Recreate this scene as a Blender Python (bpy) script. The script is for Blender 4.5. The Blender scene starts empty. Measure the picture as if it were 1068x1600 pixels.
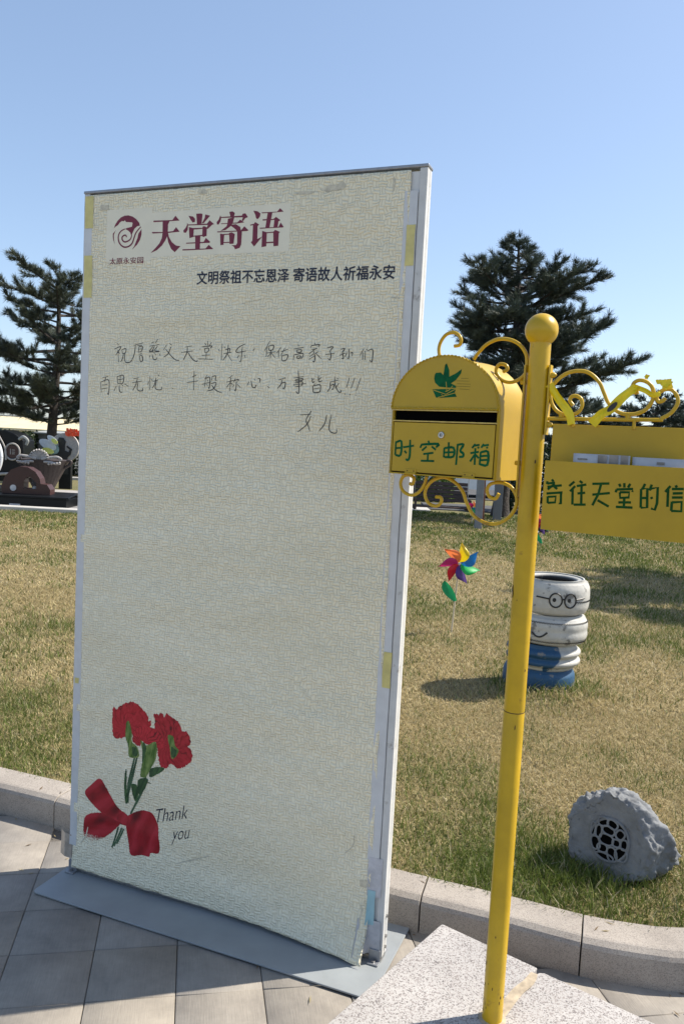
import bpy, bmesh, math, random
import numpy as np
from mathutils import Vector, Matrix
from mathutils import noise as mn

SC = bpy.context.scene
COL = SC.collection
rng = np.random.default_rng(7)
random.seed(7)

# ------------------------------------------------------------------ camera
CAMH, PITCH, ROLL, FPX = 1.60238, 0.0860986, 0.0517567, 1249.4
_rt = Vector((1, 0, 0)); _fw = Vector((0, math.cos(PITCH), -math.sin(PITCH))); _up = Vector((0, math.sin(PITCH), math.cos(PITCH)))
_r = _rt*math.cos(ROLL) + _up*math.sin(ROLL); _u = _up*math.cos(ROLL) - _rt*math.sin(ROLL)
cd = bpy.data.cameras.new('camera'); cam = bpy.data.objects.new('camera', cd); COL.objects.link(cam)
cd.sensor_fit = 'VERTICAL'; cd.sensor_height = 36.0; cd.lens = 36.0*FPX/1600.0
cd.clip_start = 0.05; cd.clip_end = 3000
cam.matrix_world = Matrix(((_r.x, _u.x, -_fw.x, 0), (_r.y, _u.y, -_fw.y, 0), (_r.z, _u.z, -_fw.z, CAMH), (0, 0, 0, 1)))
SC.camera = cam

# ------------------------------------------------------------------ light
SUN_EL, SUN_AZ = math.radians(48), math.atan2(0.96, 0.27)       # azimuth from +Y towards +X
w = bpy.data.worlds.new('World'); SC.world = w; w.use_nodes = True
nt = w.node_tree; bg = nt.nodes['Background']
sky = nt.nodes.new('ShaderNodeTexSky'); sky.sky_type = 'NISHITA'; sky.sun_disc = False
sky.sun_elevation = SUN_EL; sky.sun_rotation = SUN_AZ; sky.altitude = 700; sky.air_density = 1.0; sky.dust_density = 1.4; sky.ozone_density = 3.2
sg = nt.nodes.new('ShaderNodeGamma'); sg.inputs[1].default_value = 0.70       # evens out the sky's brightness towards the horizon
nt.links.new(sky.outputs[0], sg.inputs[0]); st_ = nt.nodes.new('ShaderNodeMix'); st_.data_type = 'RGBA'; st_.blend_type = 'MULTIPLY'; st_.inputs[0].default_value = 1; st_.inputs[7].default_value = (.97, 1.0, 1.05, 1)
nt.links.new(sg.outputs[0], st_.inputs[6]); nt.links.new(st_.outputs[2], bg.inputs[0]); bg.inputs[1].default_value = 0.128
sd = bpy.data.lights.new('sun', 'SUN'); sd.energy = 3.3; sd.angle = math.radians(0.53); sd.color = (1.0, 0.93, 0.82)
sun = bpy.data.objects.new('sun', sd); COL.objects.link(sun)
_s = Vector((math.sin(SUN_AZ)*math.cos(SUN_EL), math.cos(SUN_AZ)*math.cos(SUN_EL), math.sin(SUN_EL)))
sun.rotation_euler = _s.to_track_quat('Z', 'Y').to_euler(); sun.location = (8, 4, 12)
vs = SC.view_settings; vs.view_transform = 'Standard'; vs.look = 'None'; vs.exposure = 1.24; vs.gamma = 1.0; vs.use_curve_mapping = False

# ------------------------------------------------------------------ helpers
def tag(o, label=None, cat=None, group=None, kind=None):
    if label: o['label'] = label
    if cat: o['category'] = cat
    if group: o['group'] = group
    if kind: o['kind'] = kind
    return o

def thing(name, label, cat, loc=(0, 0, 0), group=None):
    o = bpy.data.objects.new(name, None); COL.objects.link(o); o.location = loc
    o.empty_display_size = 0.1
    return tag(o, label, cat, group)

def root_loc(p):
    return p.location.copy() if p.parent is None else Vector((0, 0, 0))

class MB:
    def __init__(s): s.v = []; s.f = []; s.m = []
    def add(s, verts, faces, m=0):
        b = len(s.v); s.v += [tuple(x) for x in verts]
        s.f += [tuple(b+i for i in f) for f in faces]; s.m += [m]*len(faces)
    def box(s, c, d, m=0, ax=None):
        ax = ax or (Vector((1, 0, 0)), Vector((0, 1, 0)), Vector((0, 0, 1)))
        c = Vector(c); h = [k/2 for k in d]
        vs = [c + ax[0]*h[0]*i + ax[1]*h[1]*j + ax[2]*h[2]*k for i in (-1, 1) for j in (-1, 1) for k in (-1, 1)]
        s.add(vs, [(0, 1, 3, 2), (4, 6, 7, 5), (0, 4, 5, 1), (2, 3, 7, 6), (0, 2, 6, 4), (1, 5, 7, 3)], m)
    def ngon(s, pts, m=0): s.add(pts, [tuple(range(len(pts)))], m)
    def tube(s, pts, r, n=8, m=0, cap=True):
        pts = [Vector(p) for p in pts]; N = len(pts)
        rs = r if isinstance(r, (list, tuple)) else [r]*N
        up = None; vs = []
        for i, p in enumerate(pts):
            t = (pts[min(i+1, N-1)] - pts[max(i-1, 0)])
            if t.length < 1e-9: t = Vector((0, 0, 1))
            t.normalize()
            if up is None:
                up = t.orthogonal().normalized()
            else:
                up = (up - t*up.dot(t))
                up = up.normalized() if up.length > 1e-6 else t.orthogonal().normalized()
            b = t.cross(up)
            vs += [p + (up*math.cos(2*math.pi*k/n) + b*math.sin(2*math.pi*k/n))*rs[i] for k in range(n)]
        fs = [(i*n+k, i*n+(k+1) % n, (i+1)*n+(k+1) % n, (i+1)*n+k) for i in range(N-1) for k in range(n)]
        if cap: fs += [tuple(range(n))[::-1], tuple((N-1)*n+k for k in range(n))]
        s.add(vs, fs, m)
    def lathe(s, prof, c, n=32, m=0, axis=None):
        c = Vector(c); vs = []; P = len(prof)
        for k in range(n):
            a = 2*math.pi*k/n
            for r, z in prof: vs.append(c + Vector((r*math.cos(a), r*math.sin(a), z)))
        fs = [(k*P+i, ((k+1) % n)*P+i, ((k+1) % n)*P+i+1, k*P+i+1) for k in range(n) for i in range(P-1)]
        s.add(vs, fs, m)
    def prism(s, poly, d, m=0):            # poly: 3-D points of one planar outline, d: extrusion vector
        n = len(poly); d = Vector(d); a = [Vector(p) for p in poly]; b = [p + d for p in a]
        s.add(a + b, [tuple(range(n)), tuple(range(2*n-1, n-1, -1))] + [(i, i+n, (i+1) % n + n, (i+1) % n) for i in range(n)], m)
    def build(s, name, mats, parent=None, smooth=False, bevel=0, seg=2):
        me = bpy.data.meshes.new(name); me.from_pydata(s.v, [], s.f)
        mats = mats if isinstance(mats, (list, tuple)) else [mats]
        for k in mats: me.materials.append(k)
        me.polygons.foreach_set('material_index', s.m)
        bm = bmesh.new(); bm.from_mesh(me); bmesh.ops.recalc_face_normals(bm, faces=bm.faces)
        bm.to_mesh(me); bm.free()
        if smooth:
            me.polygons.foreach_set('use_smooth', [True]*len(me.polygons)); me.set_sharp_from_angle(angle=math.radians(40))
        o = bpy.data.objects.new(name, me); COL.objects.link(o)
        if bevel:
            b = o.modifiers.new('bevel', 'BEVEL'); b.width = bevel; b.segments = seg; b.limit_method = 'ANGLE'; b.angle_limit = math.radians(35)
            b.use_clamp_overlap = True
        if parent is not None:
            o.parent = parent; o.matrix_parent_inverse = Matrix.Translation(-root_loc(parent))
        return o

def np_mesh(name, V, F, mat, parent=None, col=None, smooth=False):
    me = bpy.data.meshes.new(name); V = np.asarray(V, np.float32); F = np.asarray(F, np.int32); k = F.shape[1]
    me.vertices.add(len(V)); me.vertices.foreach_set('co', V.ravel())
    me.loops.add(F.size); me.loops.foreach_set('vertex_index', F.ravel())
    me.polygons.add(len(F)); me.polygons.foreach_set('loop_start', np.arange(0, F.size, k, dtype=np.int32))
    if smooth: me.polygons.foreach_set('use_smooth', np.ones(len(F), bool))
    me.update(calc_edges=True)
    if col is not None:
        at = me.color_attributes.new('Col', 'FLOAT_COLOR', 'POINT')
        c4 = np.ones((len(V), 4), np.float32); c4[:, :3] = col; at.data.foreach_set('color', c4.ravel())
    me.materials.append(mat)
    o = bpy.data.objects.new(name, me); COL.objects.link(o)
    if parent is not None:
        o.parent = parent; o.matrix_parent_inverse = Matrix.Translation(-root_loc(parent))
    return o

def smooth_line(pts, n=6):
    pts = [Vector(p) for p in pts]
    if len(pts) < 3: return pts
    P = [pts[0]*2 - pts[1]] + pts + [pts[-1]*2 - pts[-2]]; out = []
    for i in range(1, len(P)-2):
        a, b, c, d = P[i-1], P[i], P[i+1], P[i+2]
        for k in range(n):
            t = k/n
            out.append(0.5*((2*b) + (c-a)*t + (2*a-5*b+4*c-d)*t*t + (3*b-a-3*c+d)*t**3))
    return out + [pts[-1]]

def parse(s, k): 
    return [[(float(q[i])*k, float(q[i+1])*k) for i in range(0, len(q), 2)] for q in (t.split() for t in s.split(';'))]

def ribbon(mb, pts2, width, place, m=0, smooth=True, taper=0.35, n=5, off=0.0):
    """flat painted / inked stroke: pts2 2-D, place(a, b, off) -> 3-D"""
    P = smooth_line([(a, b, 0) for a, b in pts2], n) if smooth else [Vector((a, b, 0)) for a, b in pts2]
    N = len(P); vs = []
    for i, p in enumerate(P):
        t = P[min(i+1, N-1)] - P[max(i-1, 0)]
        t = t.normalized() if t.length > 1e-9 else Vector((1, 0, 0))
        q = Vector((-t.y, t.x, 0)); e = i/max(N-1, 1)
        wd = width*(1 - taper*abs(2*e-1)**3)/2
        vs += [place(p.x+q.x*wd, p.y+q.y*wd, off), place(p.x-q.x*wd, p.y-q.y*wd, off)]
    mb.add(vs, [(2*i, 2*i+1, 2*i+3, 2*i+2) for i in range(N-1)], m)

def text_polys(body, size, offset=0.0, shear=0.0):
    cu = bpy.data.curves.new('lettering', 'FONT'); cu.body = body; cu.size = size; cu.offset = offset; cu.shear = shear
    o = bpy.data.objects.new('lettering', cu); COL.objects.link(o)
    dg = bpy.context.evaluated_depsgraph_get(); me = bpy.data.meshes.new_from_object(o.evaluated_get(dg))
    V = [(v.co.x, v.co.y) for v in me.vertices]; F = [tuple(p.vertices) for p in me.polygons]
    bpy.data.objects.remove(o); bpy.data.curves.remove(cu); bpy.data.meshes.remove(me)
    return V, F

def text_into(mb, body, x0, x1, yb, h, place, m=0, offset=0.0, shear=0.0, off=0.0, slope=0.0):
    """fit a line of lettering between x0 and x1 on base line yb, glyph height h"""
    V, F = text_polys(body, 1.0, offset, shear)
    xs = [a for a, b in V]; ys = [b for a, b in V]; X0, X1, Y0, Y1 = min(xs), max(xs), min(ys), max(ys)
    f = lambda a, b: (x0+(a-X0)/(X1-X0)*(x1-x0), yb+(b-Y0)/(Y1-Y0)*h + slope*(a-X0)/(X1-X0))
    mb.add([place(*f(a, b), off) for a, b in V], F, m)

# value noise in numpy for lawn colours
def vnoise(x, y, seed=0):
    xi = np.floor(x).astype(np.int64); yi = np.floor(y).astype(np.int64); xf = x-xi; yf = y-yi
    def hsh(a, b):
        k = (a*374761393 + b*668265263 + seed*1442695041) & 0xffffffff
        k = ((k ^ (k >> 13))*1274126177) & 0xffffffff
        return ((k ^ (k >> 16)) & 0xffff)/65535.0
    u = xf*xf*(3-2*xf); v = yf*yf*(3-2*yf)
    return (hsh(xi, yi)*(1-u)+hsh(xi+1, yi)*u)*(1-v) + (hsh(xi, yi+1)*(1-u)+hsh(xi+1, yi+1)*u)*v
def fbm(x, y, seed=0): return (vnoise(x, y, seed)*.5 + vnoise(x*2.1+5, y*2.1, seed+1)*.3 + vnoise(x*4.3, y*4.3+9, seed+2)*.2)

# ------------------------------------------------------------------ materials
def N(nt, t, **kw):
    n = nt.nodes.new(t)
    for k, v in kw.items(): setattr(n, k, v)
    return n

def mat(name, col, rough=0.6, var=0.12, scale=18, bump=0.0, bscale=60, metal=0.0, spec=0.5, wear=None, wcol=(0.2, 0.15, 0.1), wscale=25, attr=False, coat=0.0, bdist=0.004):
    m = bpy.data.materials.new(name); m.use_nodes = True; nt = m.node_tree; b = nt.nodes['Principled BSDF']
    tc = N(nt, 'ShaderNodeTexCoord')
    b.inputs['Roughness'].default_value = rough; b.inputs['Metallic'].default_value = metal
    b.inputs['Specular IOR Level'].default_value = spec; b.inputs['Coat Weight'].default_value = coat
    no = N(nt, 'ShaderNodeTexNoise'); no.inputs['Scale'].default_value = scale; no.inputs['Detail'].default_value = 5; no.inputs['Roughness'].default_value = .6
    nt.links.new(tc.outputs['Object'], no.inputs['Vector'])
    rp = N(nt, 'ShaderNodeValToRGB'); rp.color_ramp.elements[0].position = .3; rp.color_ramp.elements[1].position = .7
    rp.color_ramp.elements[0].color = (1-var, 1-var, 1-var, 1); rp.color_ramp.elements[1].color = (1+var, 1+var, 1+var, 1)
    nt.links.new(no.outputs['Fac'], rp.inputs[0])
    mx = N(nt, 'ShaderNodeMix', data_type='RGBA', blend_type='MULTIPLY'); mx.inputs[0].default_value = 1
    if attr:
        at = N(nt, 'ShaderNodeAttribute'); at.attribute_name = 'Col'; nt.links.new(at.outputs['Color'], mx.inputs[6])
    else: mx.inputs[6].default_value = (*col, 1)
    nt.links.new(rp.outputs[0], mx.inputs[7]); out = mx.outputs[2]
    if wear:
        n2 = N(nt, 'ShaderNodeTexNoise'); n2.inputs['Scale'].default_value = wscale; n2.inputs['Detail'].default_value = 8; n2.inputs['Roughness'].default_value = .65
        nt.links.new(tc.outputs['Object'], n2.inputs['Vector'])
        r2 = N(nt, 'ShaderNodeValToRGB'); r2.color_ramp.elements[0].position = wear; r2.color_ramp.elements[1].position = wear+.05
        nt.links.new(n2.outputs['Fac'], r2.inputs[0])
        m2 = N(nt, 'ShaderNodeMix', data_type='RGBA'); nt.links.new(r2.outputs[0], m2.inputs[0]); nt.links.new(out, m2.inputs[6]); m2.inputs[7].default_value = (*wcol, 1)
        out = m2.outputs[2]
    nt.links.new(out, b.inputs['Base Color'])
    if bump:
        n3 = N(nt, 'ShaderNodeTexNoise'); n3.inputs['Scale'].default_value = bscale; n3.inputs['Detail'].default_value = 6
        nt.links.new(tc.outputs['Object'], n3.inputs['Vector'])
        bp = N(nt, 'ShaderNodeBump'); bp.inputs['Strength'].default_value = bump; bp.inputs['Distance'].default_value = bdist
        nt.links.new(n3.outputs['Fac'], bp.inputs['Height']); nt.links.new(bp.outputs[0], b.inputs['Normal'])
    return m

def granite(name, c1, c2, c3, scale=160, rough=.75, bump=.25, stain=0.0):
    m = bpy.data.materials.new(name); m.use_nodes = True; nt = m.node_tree; b = nt.nodes['Principled BSDF']; L = nt.links.new
    tc = N(nt, 'ShaderNodeTexCoord'); b.inputs['Roughness'].default_value = rough; b.inputs['Specular IOR Level'].default_value = .3
    v = N(nt, 'ShaderNodeTexVoronoi'); v.inputs['Scale'].default_value = scale; L(tc.outputs['Object'], v.inputs['Vector'])
    sp = N(nt, 'ShaderNodeSeparateColor'); L(v.outputs['Color'], sp.inputs[0])
    rp = N(nt, 'ShaderNodeValToRGB'); e = rp.color_ramp.elements
    e[0].position = .0; e[0].color = (*c3, 1); e[1].position = 1; e[1].color = (*c1, 1)
    k = e.new(.22); k.color = (*c2, 1); k = e.new(.55); k.color = (*c1, 1)
    L(sp.outputs[0], rp.inputs[0])
    no = N(nt, 'ShaderNodeTexNoise'); no.inputs['Scale'].default_value = 3.5; no.inputs['Detail'].default_value = 7; no.inputs['Roughness'].default_value = .65; L(tc.outputs['Object'], no.inputs['Vector'])
    r2 = N(nt, 'ShaderNodeValToRGB'); r2.color_ramp.elements[0].position = .3; r2.color_ramp.elements[1].position = .7
    r2.color_ramp.elements[0].color = (1-.18-stain, 1-.2-stain, 1-.22-stain, 1); r2.color_ramp.elements[1].color = (1.1, 1.08, 1.05, 1); L(no.outputs['Fac'], r2.inputs[0])
    mx = N(nt, 'ShaderNodeMix', data_type='RGBA', blend_type='MULTIPLY'); mx.inputs[0].default_value = 1
    L(rp.outputs[0], mx.inputs[6]); L(r2.outputs[0], mx.inputs[7]); L(mx.outputs[2], b.inputs['Base Color'])
    n3 = N(nt, 'ShaderNodeTexNoise'); n3.inputs['Scale'].default_value = 220; n3.inputs['Detail'].default_value = 4; L(tc.outputs['Object'], n3.inputs['Vector'])
    bp = N(nt, 'ShaderNodeBump'); bp.inputs['Strength'].default_value = bump; bp.inputs['Distance'].default_value = .003
    L(n3.outputs['Fac'], bp.inputs['Height']); L(bp.outputs[0], b.inputs['Normal'])
    return m

def paver_mat():
    m = bpy.data.materials.new('paver_stone'); m.use_nodes = True; nt = m.node_tree; b = nt.nodes['Principled BSDF']; L = nt.links.new
    tc = N(nt, 'ShaderNodeTexCoord'); b.inputs['Roughness'].default_value = .85; b.inputs['Specular IOR Level'].default_value = .25
    at = N(nt, 'ShaderNodeAttribute'); at.attribute_name = 'Col'
    mp = N(nt, 'ShaderNodeMapping'); mp.inputs['Rotation'].default_value = (0, 0, math.radians(-10.6)); L(tc.outputs['Object'], mp.inputs['Vector'])
    wv = N(nt, 'ShaderNodeTexNoise'); mp2 = N(nt, 'ShaderNodeMapping'); mp2.inputs['Scale'].default_value = (260, 14, 1); L(mp.outputs[0], mp2.inputs['Vector'])
    L(mp2.outputs[0], wv.inputs['Vector']); wv.inputs['Scale'].default_value = 1; wv.inputs['Detail'].default_value = 3
    no = N(nt, 'ShaderNodeTexNoise'); no.inputs['Scale'].default_value = 5.5; no.inputs['Detail'].default_value = 10; no.inputs['Roughness'].default_value = .7; L(tc.outputs['Object'], no.inputs['Vector'])
    r2 = N(nt, 'ShaderNodeValToRGB'); r2.color_ramp.elements[0].position = .28; r2.color_ramp.elements[1].position = .72
    r2.color_ramp.elements[0].color = (.66, .66, .67, 1); r2.color_ramp.elements[1].color = (1.14, 1.13, 1.11, 1); L(no.outputs['Fac'], r2.inputs[0])
    r3 = N(nt, 'ShaderNodeValToRGB'); r3.color_ramp.elements[0].position = .3; r3.color_ramp.elements[1].position = .7
    r3.color_ramp.elements[0].color = (.92, .92, .92, 1); r3.color_ramp.elements[1].color = (1.05, 1.05, 1.05, 1); L(wv.outputs['Fac'], r3.inputs[0])
    mx = N(nt, 'ShaderNodeMix', data_type='RGBA', blend_type='MULTIPLY'); mx.inputs[0].default_value = 1; L(at.outputs['Color'], mx.inputs[6]); L(r2.outputs[0], mx.inputs[7])
    m2 = N(nt, 'ShaderNodeMix', data_type='RGBA', blend_type='MULTIPLY'); m2.inputs[0].default_value = 1; L(mx.outputs[2], m2.inputs[6]); L(r3.outputs[0], m2.inputs[7])
    L(m2.outputs[2], b.inputs['Base Color'])
    bp = N(nt, 'ShaderNodeBump'); bp.inputs['Strength'].default_value = .35; bp.inputs['Distance'].default_value = .002
    L(wv.outputs['Fac'], bp.inputs['Height']); L(bp.outputs[0], b.inputs['Normal'])
    return m

def leaf_mat(name, rough=.6, trans=.25, var=.25):
    m = bpy.data.materials.new(name); m.use_nodes = True; nt = m.node_tree; L = nt.links.new
    b = nt.nodes['Principled BSDF']; out = nt.nodes['Material Output']
    at = N(nt, 'ShaderNodeAttribute'); at.attribute_name = 'Col'
    b.inputs['Roughness'].default_value = rough; b.inputs['Specular IOR Level'].default_value = .25
    L(at.outputs['Color'], b.inputs['Base Color'])
    if trans:
        t = N(nt, 'ShaderNodeBsdfTranslucent'); L(at.outputs['Color'], t.inputs['Color'])
        mx = N(nt, 'ShaderNodeMixShader'); mx.inputs[0].default_value = trans
        L(b.outputs[0], mx.inputs[1]); L(t.outputs[0], mx.inputs[2]); L(mx.outputs[0], out.inputs['Surface'])
    return m

def paper_mat():
    """cream embossed wallpaper: woven relief, slight yellowing, dirt and shade painted into the weave gaps"""
    m = bpy.data.materials.new('embossed_paper'); m.use_nodes = True; nt = m.node_tree; b = nt.nodes['Principled BSDF']; L = nt.links.new
    b.inputs['Roughness'].default_value = .55; b.inputs['Specular IOR Level'].default_value = .3
    at = N(nt, 'ShaderNodeUVMap'); at.uv_map = 'UVMap'
    wob = N(nt, 'ShaderNodeTexNoise'); wob.inputs['Scale'].default_value = 26; wob.inputs['Detail'].default_value = 3; L(at.outputs[0], wob.inputs['Vector'])
    wm = N(nt, 'ShaderNodeVectorMath', operation='MULTIPLY_ADD'); L(wob.outputs['Color'], wm.inputs[0]); wm.inputs[1].default_value = (.030, .026, 0); L(at.outputs[0], wm.inputs[2])
    sx = N(nt, 'ShaderNodeSeparateXYZ'); L(wm.outputs[0], sx.inputs[0])
    def ridge(sock, p):
        m1 = N(nt, 'ShaderNodeMath', operation='MULTIPLY'); L(sock, m1.inputs[0]); m1.inputs[1].default_value = math.pi/p
        m2 = N(nt, 'ShaderNodeMath', operation='SINE'); L(m1.outputs[0], m2.inputs[0]); m3 = N(nt, 'ShaderNodeMath', operation='ABSOLUTE'); L(m2.outputs[0], m3.inputs[0]); return m3.outputs[0]
    mpc = N(nt, 'ShaderNodeMapping'); mpc.inputs['Scale'].default_value = (1/.0195, 1/.0180, 1); L(wm.outputs[0], mpc.inputs['Vector'])
    ck = N(nt, 'ShaderNodeTexChecker'); ck.inputs['Scale'].default_value = 1; ck.inputs['Color1'].default_value = (1, 1, 1, 1); ck.inputs['Color2'].default_value = (0, 0, 0, 1); L(mpc.outputs[0], ck.inputs['Vector'])
    iv = N(nt, 'ShaderNodeMix', data_type='FLOAT'); L(ck.outputs['Fac'], iv.inputs[0]); L(ridge(sx.outputs[1], .0090), iv.inputs[2]); L(ridge(sx.outputs[0], .00975), iv.inputs[3])
    fz = N(nt, 'ShaderNodeTexNoise'); fz.inputs['Scale'].default_value = 150; fz.inputs['Detail'].default_value = 2; L(at.outputs[0], fz.inputs['Vector'])
    mxh = N(nt, 'ShaderNodeMath', operation='MULTIPLY_ADD'); L(fz.outputs['Fac'], mxh.inputs[0]); mxh.inputs[1].default_value = .5; L(iv.outputs[0], mxh.inputs[2])
    bp = N(nt, 'ShaderNodeBump'); bp.inputs['Strength'].default_value = 1.0; bp.inputs['Distance'].default_value = .0022
    L(mxh.outputs[0], bp.inputs['Height'])
    wr = N(nt, 'ShaderNodeTexNoise'); wr.inputs['Scale'].default_value = 1; wr.inputs['Detail'].default_value = 2; mpw = N(nt, 'ShaderNodeMapping'); mpw.inputs['Scale'].default_value = (1.6, 7.5, 1); mpw.inputs['Rotation'].default_value = (0, 0, .08)
    L(at.outputs[0], mpw.inputs['Vector']); L(mpw.outputs[0], wr.inputs['Vector']); b2 = N(nt, 'ShaderNodeBump'); b2.inputs['Strength'].default_value = 1; b2.inputs['Distance'].default_value = .024
    L(wr.outputs['Fac'], b2.inputs['Height']); L(bp.outputs[0], b2.inputs['Normal']); L(b2.outputs[0], b.inputs['Normal'])
    big = N(nt, 'ShaderNodeTexNoise'); mpb = N(nt, 'ShaderNodeMapping'); mpb.inputs['Scale'].default_value = (1.2, 4.5, 1); L(at.outputs[0], mpb.inputs['Vector']); L(mpb.outputs[0], big.inputs['Vector'])
    big.inputs['Scale'].default_value = 1.4; big.inputs['Detail'].default_value = 6
    r = N(nt, 'ShaderNodeValToRGB'); r.color_ramp.elements[0].position = .3; r.color_ramp.elements[1].position = .72
    r.color_ramp.elements[0].color = (.84, .77, .565, 1); r.color_ramp.elements[1].color = (.93, .86, .65, 1); L(big.outputs['Fac'], r.inputs[0])
    dr = N(nt, 'ShaderNodeValToRGB'); dr.color_ramp.elements[0].position = .28; dr.color_ramp.elements[1].position = .75
    dr.color_ramp.elements[0].color = (.72, .70, .64, 1); dr.color_ramp.elements[1].color = (1, 1, 1, 1); L(mxh.outputs[0], dr.inputs[0])  # weave gaps darkened in the colour, as occlusion and some dirt
    mx = N(nt, 'ShaderNodeMix', data_type='RGBA', blend_type='MULTIPLY'); mx.inputs[0].default_value = .40; L(r.outputs[0], mx.inputs[6]); L(dr.outputs[0], mx.inputs[7])
    L(mx.outputs[2], b.inputs['Base Color'])
    return m

M = {}
M['paper'] = paper_mat()
M['white_pvc'] = mat('white_plastic', (.58, .575, .55), .4, .08, 30, wear=.60, wcol=(.36, .34, .31), wscale=11)
M['panel_white'] = mat('panel_white', (.66, .66, .64), .4, .05)
M['alu'] = mat('aluminium_edge', (.30, .31, .33), .4, .12, 40, metal=.5)
M['tape_clear'] = mat('milky_tape', (.60, .605, .60), .3, .07, 22, wear=.68, wcol=(.5, .5, .5), wscale=20)
M['tape_yellow'] = mat('aged_yellow_tape', (.62, .54, .20), .35, .14, 30)
M['tape_blue'] = mat('teal_tape', (.30, .50, .55), .3, .1, 20)
M['tape_brown'] = mat('brown_tape', (.42, .35, .28), .35, .2, 40)
M['tape_silver'] = mat('silver_tape', (.50, .50, .52), .25, .2, 25, bump=.4, bscale=40)
M['stain'] = mat('grey_smudge', (.58, .535, .41), .6, .25, 60)
M['base_steel'] = mat('blue_grey_painted_steel', (.27, .29, .30), .42, .1, 6, wear=.68, wcol=(.24, .24, .25), wscale=9, bump=.05)
M['dark'] = mat('black_recess', (.004, .004, .004), 1.0, .1, spec=0)
M['bolt'] = mat('zinc_bolt', (.35, .34, .33), .35, .2, 60, metal=.8)
M['maroon'] = mat('maroon_print', (.17, .012, .035), .5, .12, 40)
M['navy'] = mat('navy_print', (.012, .015, .035), .5, .1)
M['ink'] = mat('black_ink', (.02, .02, .022), .5, .1)
M['sticker'] = mat('pale_sticker', (.80, .745, .58), .5, .04)
M['red1'] = mat('printed_red', (.36, .006, .018), .5, .35, 22)
M['red2'] = mat('printed_light_red', (.44, .015, .035), .5, .35, 30)
M['red3'] = mat('printed_deep_red', (.22, .004, .010), .5, .35, 30)
M['gr1'] = mat('printed_leaf_green', (.12, .24, .035), .5, .4, 40)
M['gr2'] = mat('printed_dark_green', (.02, .075, .025), .5, .35, 40)
M['gr3'] = mat('printed_stem_green', (.05, .13, .06), .5, .35, 40)
M['yellow'] = mat('yellow_enamel', (.53, .332, .006), .34, .14, 9, wear=.62, wcol=(.33, .185, .012), wscale=9, bump=.08, bscale=90, spec=.5)
M['yellow2'] = mat('yellow_enamel_panel', (.465, .296, .005), .4, .12, 5, wear=.66, wcol=(.33, .195, .01), wscale=7, bump=.05, bscale=60)
M['yellow_edge'] = mat('chipped_yellow_edge', (.62, .45, .12), .4, .2, 60)
M['rust'] = mat('rusty_chip', (.055, .028, .012), .8, .4, 80)
M['green_paint'] = mat('green_brush_paint', (.003, .095, .032), .7, .3, 60, spec=.15)
M['green_dark'] = mat('dark_green_marker', (.008, .062, .010), .7, .25, 60, spec=.15)
M['chrome'] = mat('lock_metal', (.55, .54, .52), .25, .1, metal=.9)
M['ribbon'] = mat('yellow_satin_ribbon', (.80, .62, .01), .45, .12, 30)
M['letter_white'] = mat('letter_paper', (.46, .46, .47), .5, .2, 12)
M['letter_grey'] = mat('letter_print_grey', (.22, .21, .20), .5, .4, 25)
M['kerb'] = granite('kerb_granite', (.37, .335, .295), (.30, .268, .238), (.215, .195, .178), 420, stain=.06)
M['slab'] = granite('slab_granite', (.43, .415, .40), (.29, .262, .25), (.15, .14, .138), 290, bump=.15)
M['mortar'] = mat('mortar_dust', (.38, .31, .22), .9, .3, 40)
M['paver'] = paver_mat()
M['joint'] = mat('joint_sand', (.11, .098, .085), .95, .3, 80)
M['print'] = mat('printed_artwork', (1, 1, 1), .5, .05, 60, attr=True)
M['soil'] = mat('lawn_soil', (.1, .1, .1), .95, .30, 60, attr=True, bump=.8, bscale=70, bdist=.02)
M['grass'] = leaf_mat('grass_blades', .55, .3)
M['needle'] = leaf_mat('pine_needles', .5, .12)
M['leaf'] = leaf_mat('hedge_leaves', .5, .2)
M['bark'] = mat('pine_bark', (.045, .036, .030), .9, .35, 14, bump=.8, bscale=22, bdist=.03)
M['tyre_white'] = mat('white_painted_rubber', (.1, .1, .1), .6, .10, 25, attr=True, bump=.35, bscale=55, wear=.585, wcol=(.19, .185, .17), wscale=13)
M['rubber'] = mat('black_rubber', (.018, .018, .018), .8, .3)
M['paint_black'] = mat('black_brush_paint', (.012, .012, .012), .5, .2)
M['rock'] = mat('cast_grey_rock', (.165, .172, .178), .8, .2, 16, bump=.7, bscale=45, bdist=.008, wear=.60, wcol=(.25, .255, .255), wscale=24)
M['black_gran'] = mat('polished_black_granite', (.008, .009, .010), .4, .2, 60, spec=.2)
M['red_gran'] = mat('red_granite', (.048, .016, .012), .45, .25, 70)
M['brown_gran'] = mat('brown_carved_stone', (.050, .036, .032), .6, .25, 30, bump=.6, bscale=30)
M['pale_stone'] = mat('pale_carved_stone', (.36, .34, .32), .7, .2, 25)
M['path_pale'] = mat('pale_concrete', (.46, .44, .40), .85, .12, 6)
M['asphalt_path_shade'] = mat('asphalt_and_shaded_path', (.07, .07, .072), .9, .2, 5)
M['grey_path'] = mat('grey_paving', (.22, .215, .21), .85, .15, 5)
M['wall_cream'] = mat('cream_render', (.66, .60, .44), .85, .08, 2)
M['roof_cream'] = mat('cream_roof_sheet', (.66, .57, .36), .7, .1, 2)
M['roof_grey'] = mat('grey_coping', (.30, .31, .30), .8, .15, 3)
M['box_grey'] = mat('grey_shed_panel', (.16, .17, .18), .7, .12, 3)
M['orange'] = mat('orange_petal', (.75, .10, .03), .5, .25, 60)
M['wing_white'] = mat('pearly_wing', (.62, .66, .70), .3, .12, 14)
M['wing_yellow'] = mat('yellow_wing', (.70, .72, .18), .3, .2, 20)
M['wing_teal'] = mat('teal_wing', (.24, .36, .36), .3, .2, 20)
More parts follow.
